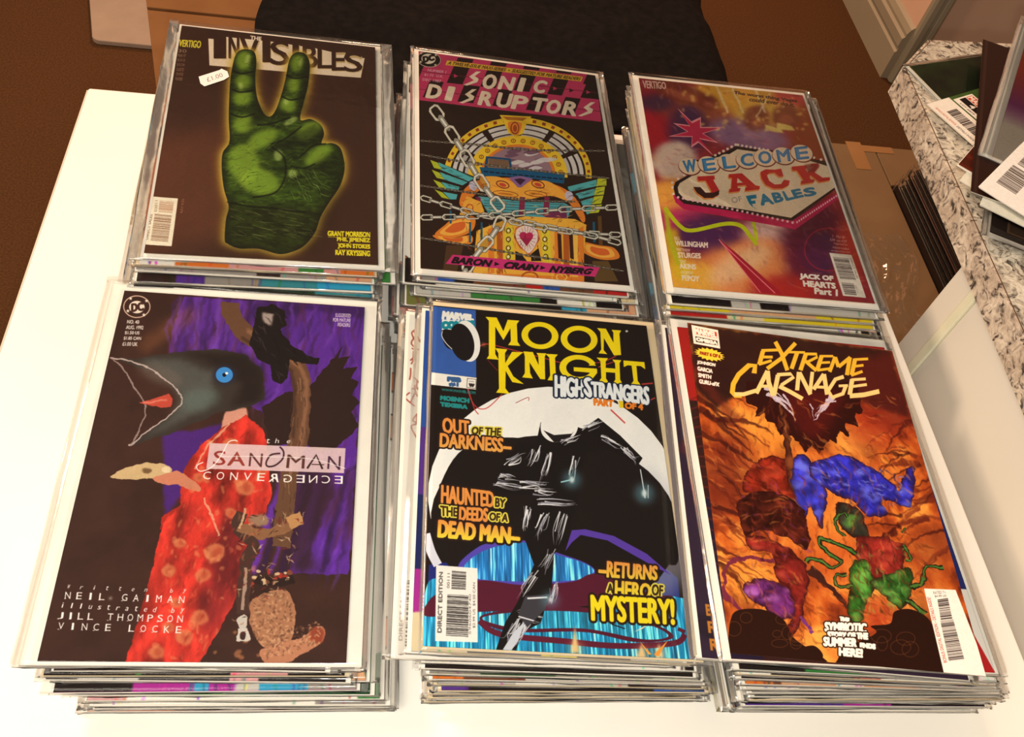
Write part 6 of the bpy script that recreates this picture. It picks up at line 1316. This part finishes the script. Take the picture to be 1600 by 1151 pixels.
# ------------------------------------------------------------------ comics lying on the worktop
def flat_plane(z0, th, gx=0, gy=0, c=(0, 0)):
    return lambda f, x, y: z0 + f * th + gx * (x - c[0]) + gy * (y - c[1])
def corner_rect(bl, up, w=.168, l=.260):
    up = np.array(up, float); up /= np.linalg.norm(up); rt_ = np.array([up[1], -up[0]]); bl = np.array(bl, float)
    return [bl + up * l, bl + up * l + rt_ * w, bl + rt_ * w, bl]
def small_art(base, fn):
    s = Art([(0, 0), (168, 0), (168, 260), (0, 260)], 168, 260, 3.0, base); fn(s); s.speckle(.04, 5, 3); return s
def f_green(s):
    n = fbm(s.H, s.W, 60, 4, 5)[..., None]; s.img = (np.array((50, 70, 30), np.float32) / 255 * (.4 + 1.2 * n)).astype(np.float32)
    s.poly([(0, 190), (60, 150), (110, 230), (60, 260)], (40, 60, 24), .8, bl=8); s.line([(60, 30), (90, 60), (110, 70)], 4, (180, 96, 50), .8, smooth=True, bl=2); s.poly([(70, 260), (168, 100), (168, 260)], (24, 26, 34), .8, bl=6)
def f_bar4(s):
    n = fbm(s.H, s.W, 60, 4, 9)[..., None]; s.img = (np.array((60, 84, 40), np.float32) / 255 * (.3 + 1.3 * n)).astype(np.float32)
    s.poly([(0, 120), (168, 60), (168, 180), (40, 210)], (24, 26, 36), .85, bl=6); s.poly([(30, 226), (168, 150), (168, 190), (70, 228)], (96, 130, 60), .7, bl=5)
    s.poly([(0, 228), (62, 228), (62, 260), (0, 260)], (246, 238, 226)); s.bars([(16, 234), (58, 234), (58, 248), (16, 248)], 40, 5, (50, 40, 40), vertical=False)
    s.text('BONUS DIGITAL EDITION', (8, 253, 34, 256), (190, 80, 60)); s.text('DETAILS INSIDE', (36, 253, 58, 256), (70, 60, 60))
    s.poly([(4, 198), (36, 198), (36, 226), (4, 226)], (246, 238, 226)); s.poly([(6, 200), (34, 200), (34, 209), (6, 209)], (206, 70, 50)); s.text('MARVEL', (7, 201, 33, 208), (248, 236, 220), bold=1); s.poly([(6, 210), (34, 210), (34, 219), (6, 219)], (30, 24, 24)); s.text('4', (17, 211.5, 22, 217.5), (248, 236, 220), bold=1); s.text('LGY #829', (11, 221, 29, 224), (60, 50, 50))
def f_redbrown(s):
    s.poly([(0, 0), (168, 0), (168, 260), (0, 260)], (74, 28, 18)); 
    for i in range(14): s.line([(0, 260 - i * 18), (60, 250 - i * 19)], 6, (110, 40, 24), .6, bl=2)
    s.poly([(26, 180), (60, 180), (60, 248), (26, 248)], (244, 236, 222)); s.bars([(32, 222), (44, 222), (44, 244), (32, 244)], 16, 2, (60, 50, 50)); 
def f_dark(s):
    s.poly([(0, 0), (168, 0), (168, 260), (0, 260)], (44, 24, 20)); s.line([(4, 0), (4, 260)], 3, (60, 40, 34), .7)
def f_sunset(s):
    g = np.linspace(0, 1, s.H)[:, None, None]; a, b, c, d = (np.array(v, np.float32) / 255 for v in ((224, 120, 40), (206, 60, 36), (140, 44, 120), (228, 214, 196)))
    im = np.where(g < .35, a + (b - a) * g / .35, np.where(g < .62, b + (c - b) * (g - .35) / .27, c + (d - c) * np.clip((g - .62) / .15, 0, 1))); s.img = (im * np.ones((1, s.W, 1))).astype(np.float32)
    s.poly([(26, 60), (60, 40), (168, 30), (168, 200), (120, 230), (26, 200)], (40, 24, 22)); 
    for i in range(7): s.ell(50 + i * 9, 150 + (i * 29) % 60, 7, 4, (170, 130, 120), .9, i * .8)
def f_white(s):
    s.poly([(0, 0), (168, 0), (168, 260), (0, 260)], (250, 246, 240)); s.poly([(3, 150), (35, 150), (35, 248), (3, 248)], (250, 246, 240))
    s.bars([(10, 176), (26, 176), (26, 198), (10, 198)], 22, 2, (70, 56, 52)); s.bars([(8, 203), (27, 203), (27, 240), (8, 240)], 32, 3, (60, 48, 44))
    s.poly([(4, 40), (168, 40), (168, 168), (4, 164)], (40, 26, 24)); s.poly([(10, 60), (60, 70), (80, 160), (10, 160)], (214, 160, 120), .9, bl=6); s.poly([(70, 212), (78, 206), (80, 214)], (120, 20, 80))
def f_pale(s):
    s.poly([(0, 0), (168, 0), (168, 260), (0, 260)], (232, 230, 216)); s.poly([(40, 120), (168, 120), (168, 260), (40, 260)], (206, 210, 186)); s.poly([(8, 232), (26, 232), (26, 237), (8, 237)], (60, 50, 46))
def f_label(s):
    s.poly([(0, 0), (168, 0), (168, 260), (0, 260)], (46, 30, 24)); s.poly([(14, 226), (62, 226), (62, 252), (14, 252)], (120, 90, 66)); s.poly([(16, 228), (60, 228), (60, 250), (16, 250)], (74, 54, 40)); 
    for i in range(6): s.line([(20, 231 + i * 3), (56, 231 + i * 3)], 1, (100, 80, 60), .7)
def by_edge(z, bl, other, edge):
    """BL corner and up direction from two seen points on the surface at height z above the table"""
    a = on_z(*bl, z)[:2]; b = on_z(*other, z)[:2]; d = b - a
    return a, (d if edge == 'left' else np.array([-d[1], d[0]]))
wc = [
 ('green', f_green, (1421, 103), (1534, 87), 'left', 'dark green comic in loose clear bag at the far worktop corner', (2, 3, 3, 2), (3, 22, 8, 2)),
 ('bar', f_bar4, (1448, 162), (1520, 225), 'bottom', 'green comic with white barcode box and number four on the worktop', None, None),
 ('label', f_label, (1547, 362), (1592, 380), 'bottom', 'dark brown bagged comic with small framed label, nearest on the worktop', (1, 3, 3, 1), (5, 6, 8, 4)),
 ('corner', f_pale, (1499, 281), (1549, 225), 'left', 'comic with only a pale corner showing under the red brown one', None, None),
 ('redbrown', f_redbrown, (1498, 256), (1548, 198), 'left', 'red brown comic with a white box, under the dark one on worktop', (.6, 2, 2, .6), None),
 ('pale', f_pale, (1531, 319), (1600, 353), 'bottom', 'pale comic with short dark bar, just under the white one on worktop', None, None),
 ('dark', f_dark, (1517, 298), (1536, 64), 'left', 'plain dark brown comic on the worktop, beside the sunset coloured one', None, None),
 ('sunset', f_sunset, (1551, 244), (1600, 76), 'left', 'orange to purple sunset coloured comic in a clear bag on the worktop', (8, 12, 4, 2), (4, 5, 8, 2)),
 ('white', f_white, (1529, 291), (1600, 336), 'bottom', 'white comic with a barcode and dark picture, uppermost on the worktop', None, None)]
z = .1004
for i, (nm, fn, p0, p1, ed, lab, bd_, bg_) in enumerate(wc):
    th = .0024; bl, up = by_edge(z + th, p0, p1, ed)
    comic(flat_plane(TZ + z, th), 0, 1, corner_rect(bl, up), print_mat('worktop_' + nm, small_art((200, 190, 170), fn)), lab, 'comics lying on the worktop', board=bd_, bag=bg_, bagged=bool(bg_), seed=i, name='bagged_comic' if bg_ else 'comic')
    z += th + .0002
# ------------------------------------------------------------------ upright comics in the open side of the box
UPW = ['first from the lid', 'second from the lid', 'third from the lid', 'fourth from the lid', 'fifth from the lid', 'sixth from the lid', 'seventh from the lid']
for i in range(7):
    x = 1.134 + i * .0105; yend = .352 + min(i, 5) * .011 - (.004 if i % 2 else 0); L_ = .259; top = ZB + .010 - .002 * (i % 3); hgt = .168
    t = tag(empty('bagged_comic', (x, yend - L_ / 2, top - hgt)), 'dark glossy bagged comic standing upright in the box under the worktop, ' + UPW[i], 'comic', 'upright comics in the box under the worktop')
    bevel_box('backing_board', M_spines[(i * 3) % 5 if i != 5 else 3], (-.0012, 0, hgt / 2), (.0008, L_ + .004, hgt + .003), t, 0)
    bevel_box('pages', M_pages, (.0012, 0, hgt / 2), (.003, L_ - .002, hgt - .002), t, 0)
    bevel_box('cover', M_spines[(i * 2) % 5 if i != 3 else 3], (.0031, 0, hgt / 2), (.0006, L_, hgt), t, 0)
    bevel_box('cover', M_spines[(i * 2 + 1) % 5 if i != 2 else 3], (-.0005, 0, hgt / 2), (.0004, L_, hgt), t, 0)
    bevel_box('bag', M_film, (.0008, 0, hgt / 2 + .003), (.0062, L_ + .014, hgt + .010), t, .0015)
bevel_box('inner_rest', M_card, (1.165 - 1.0, .23 - .15, (ZB - .165) / 2 + .003), (.11, .30, ZB - .165 - .006), cb, 0)
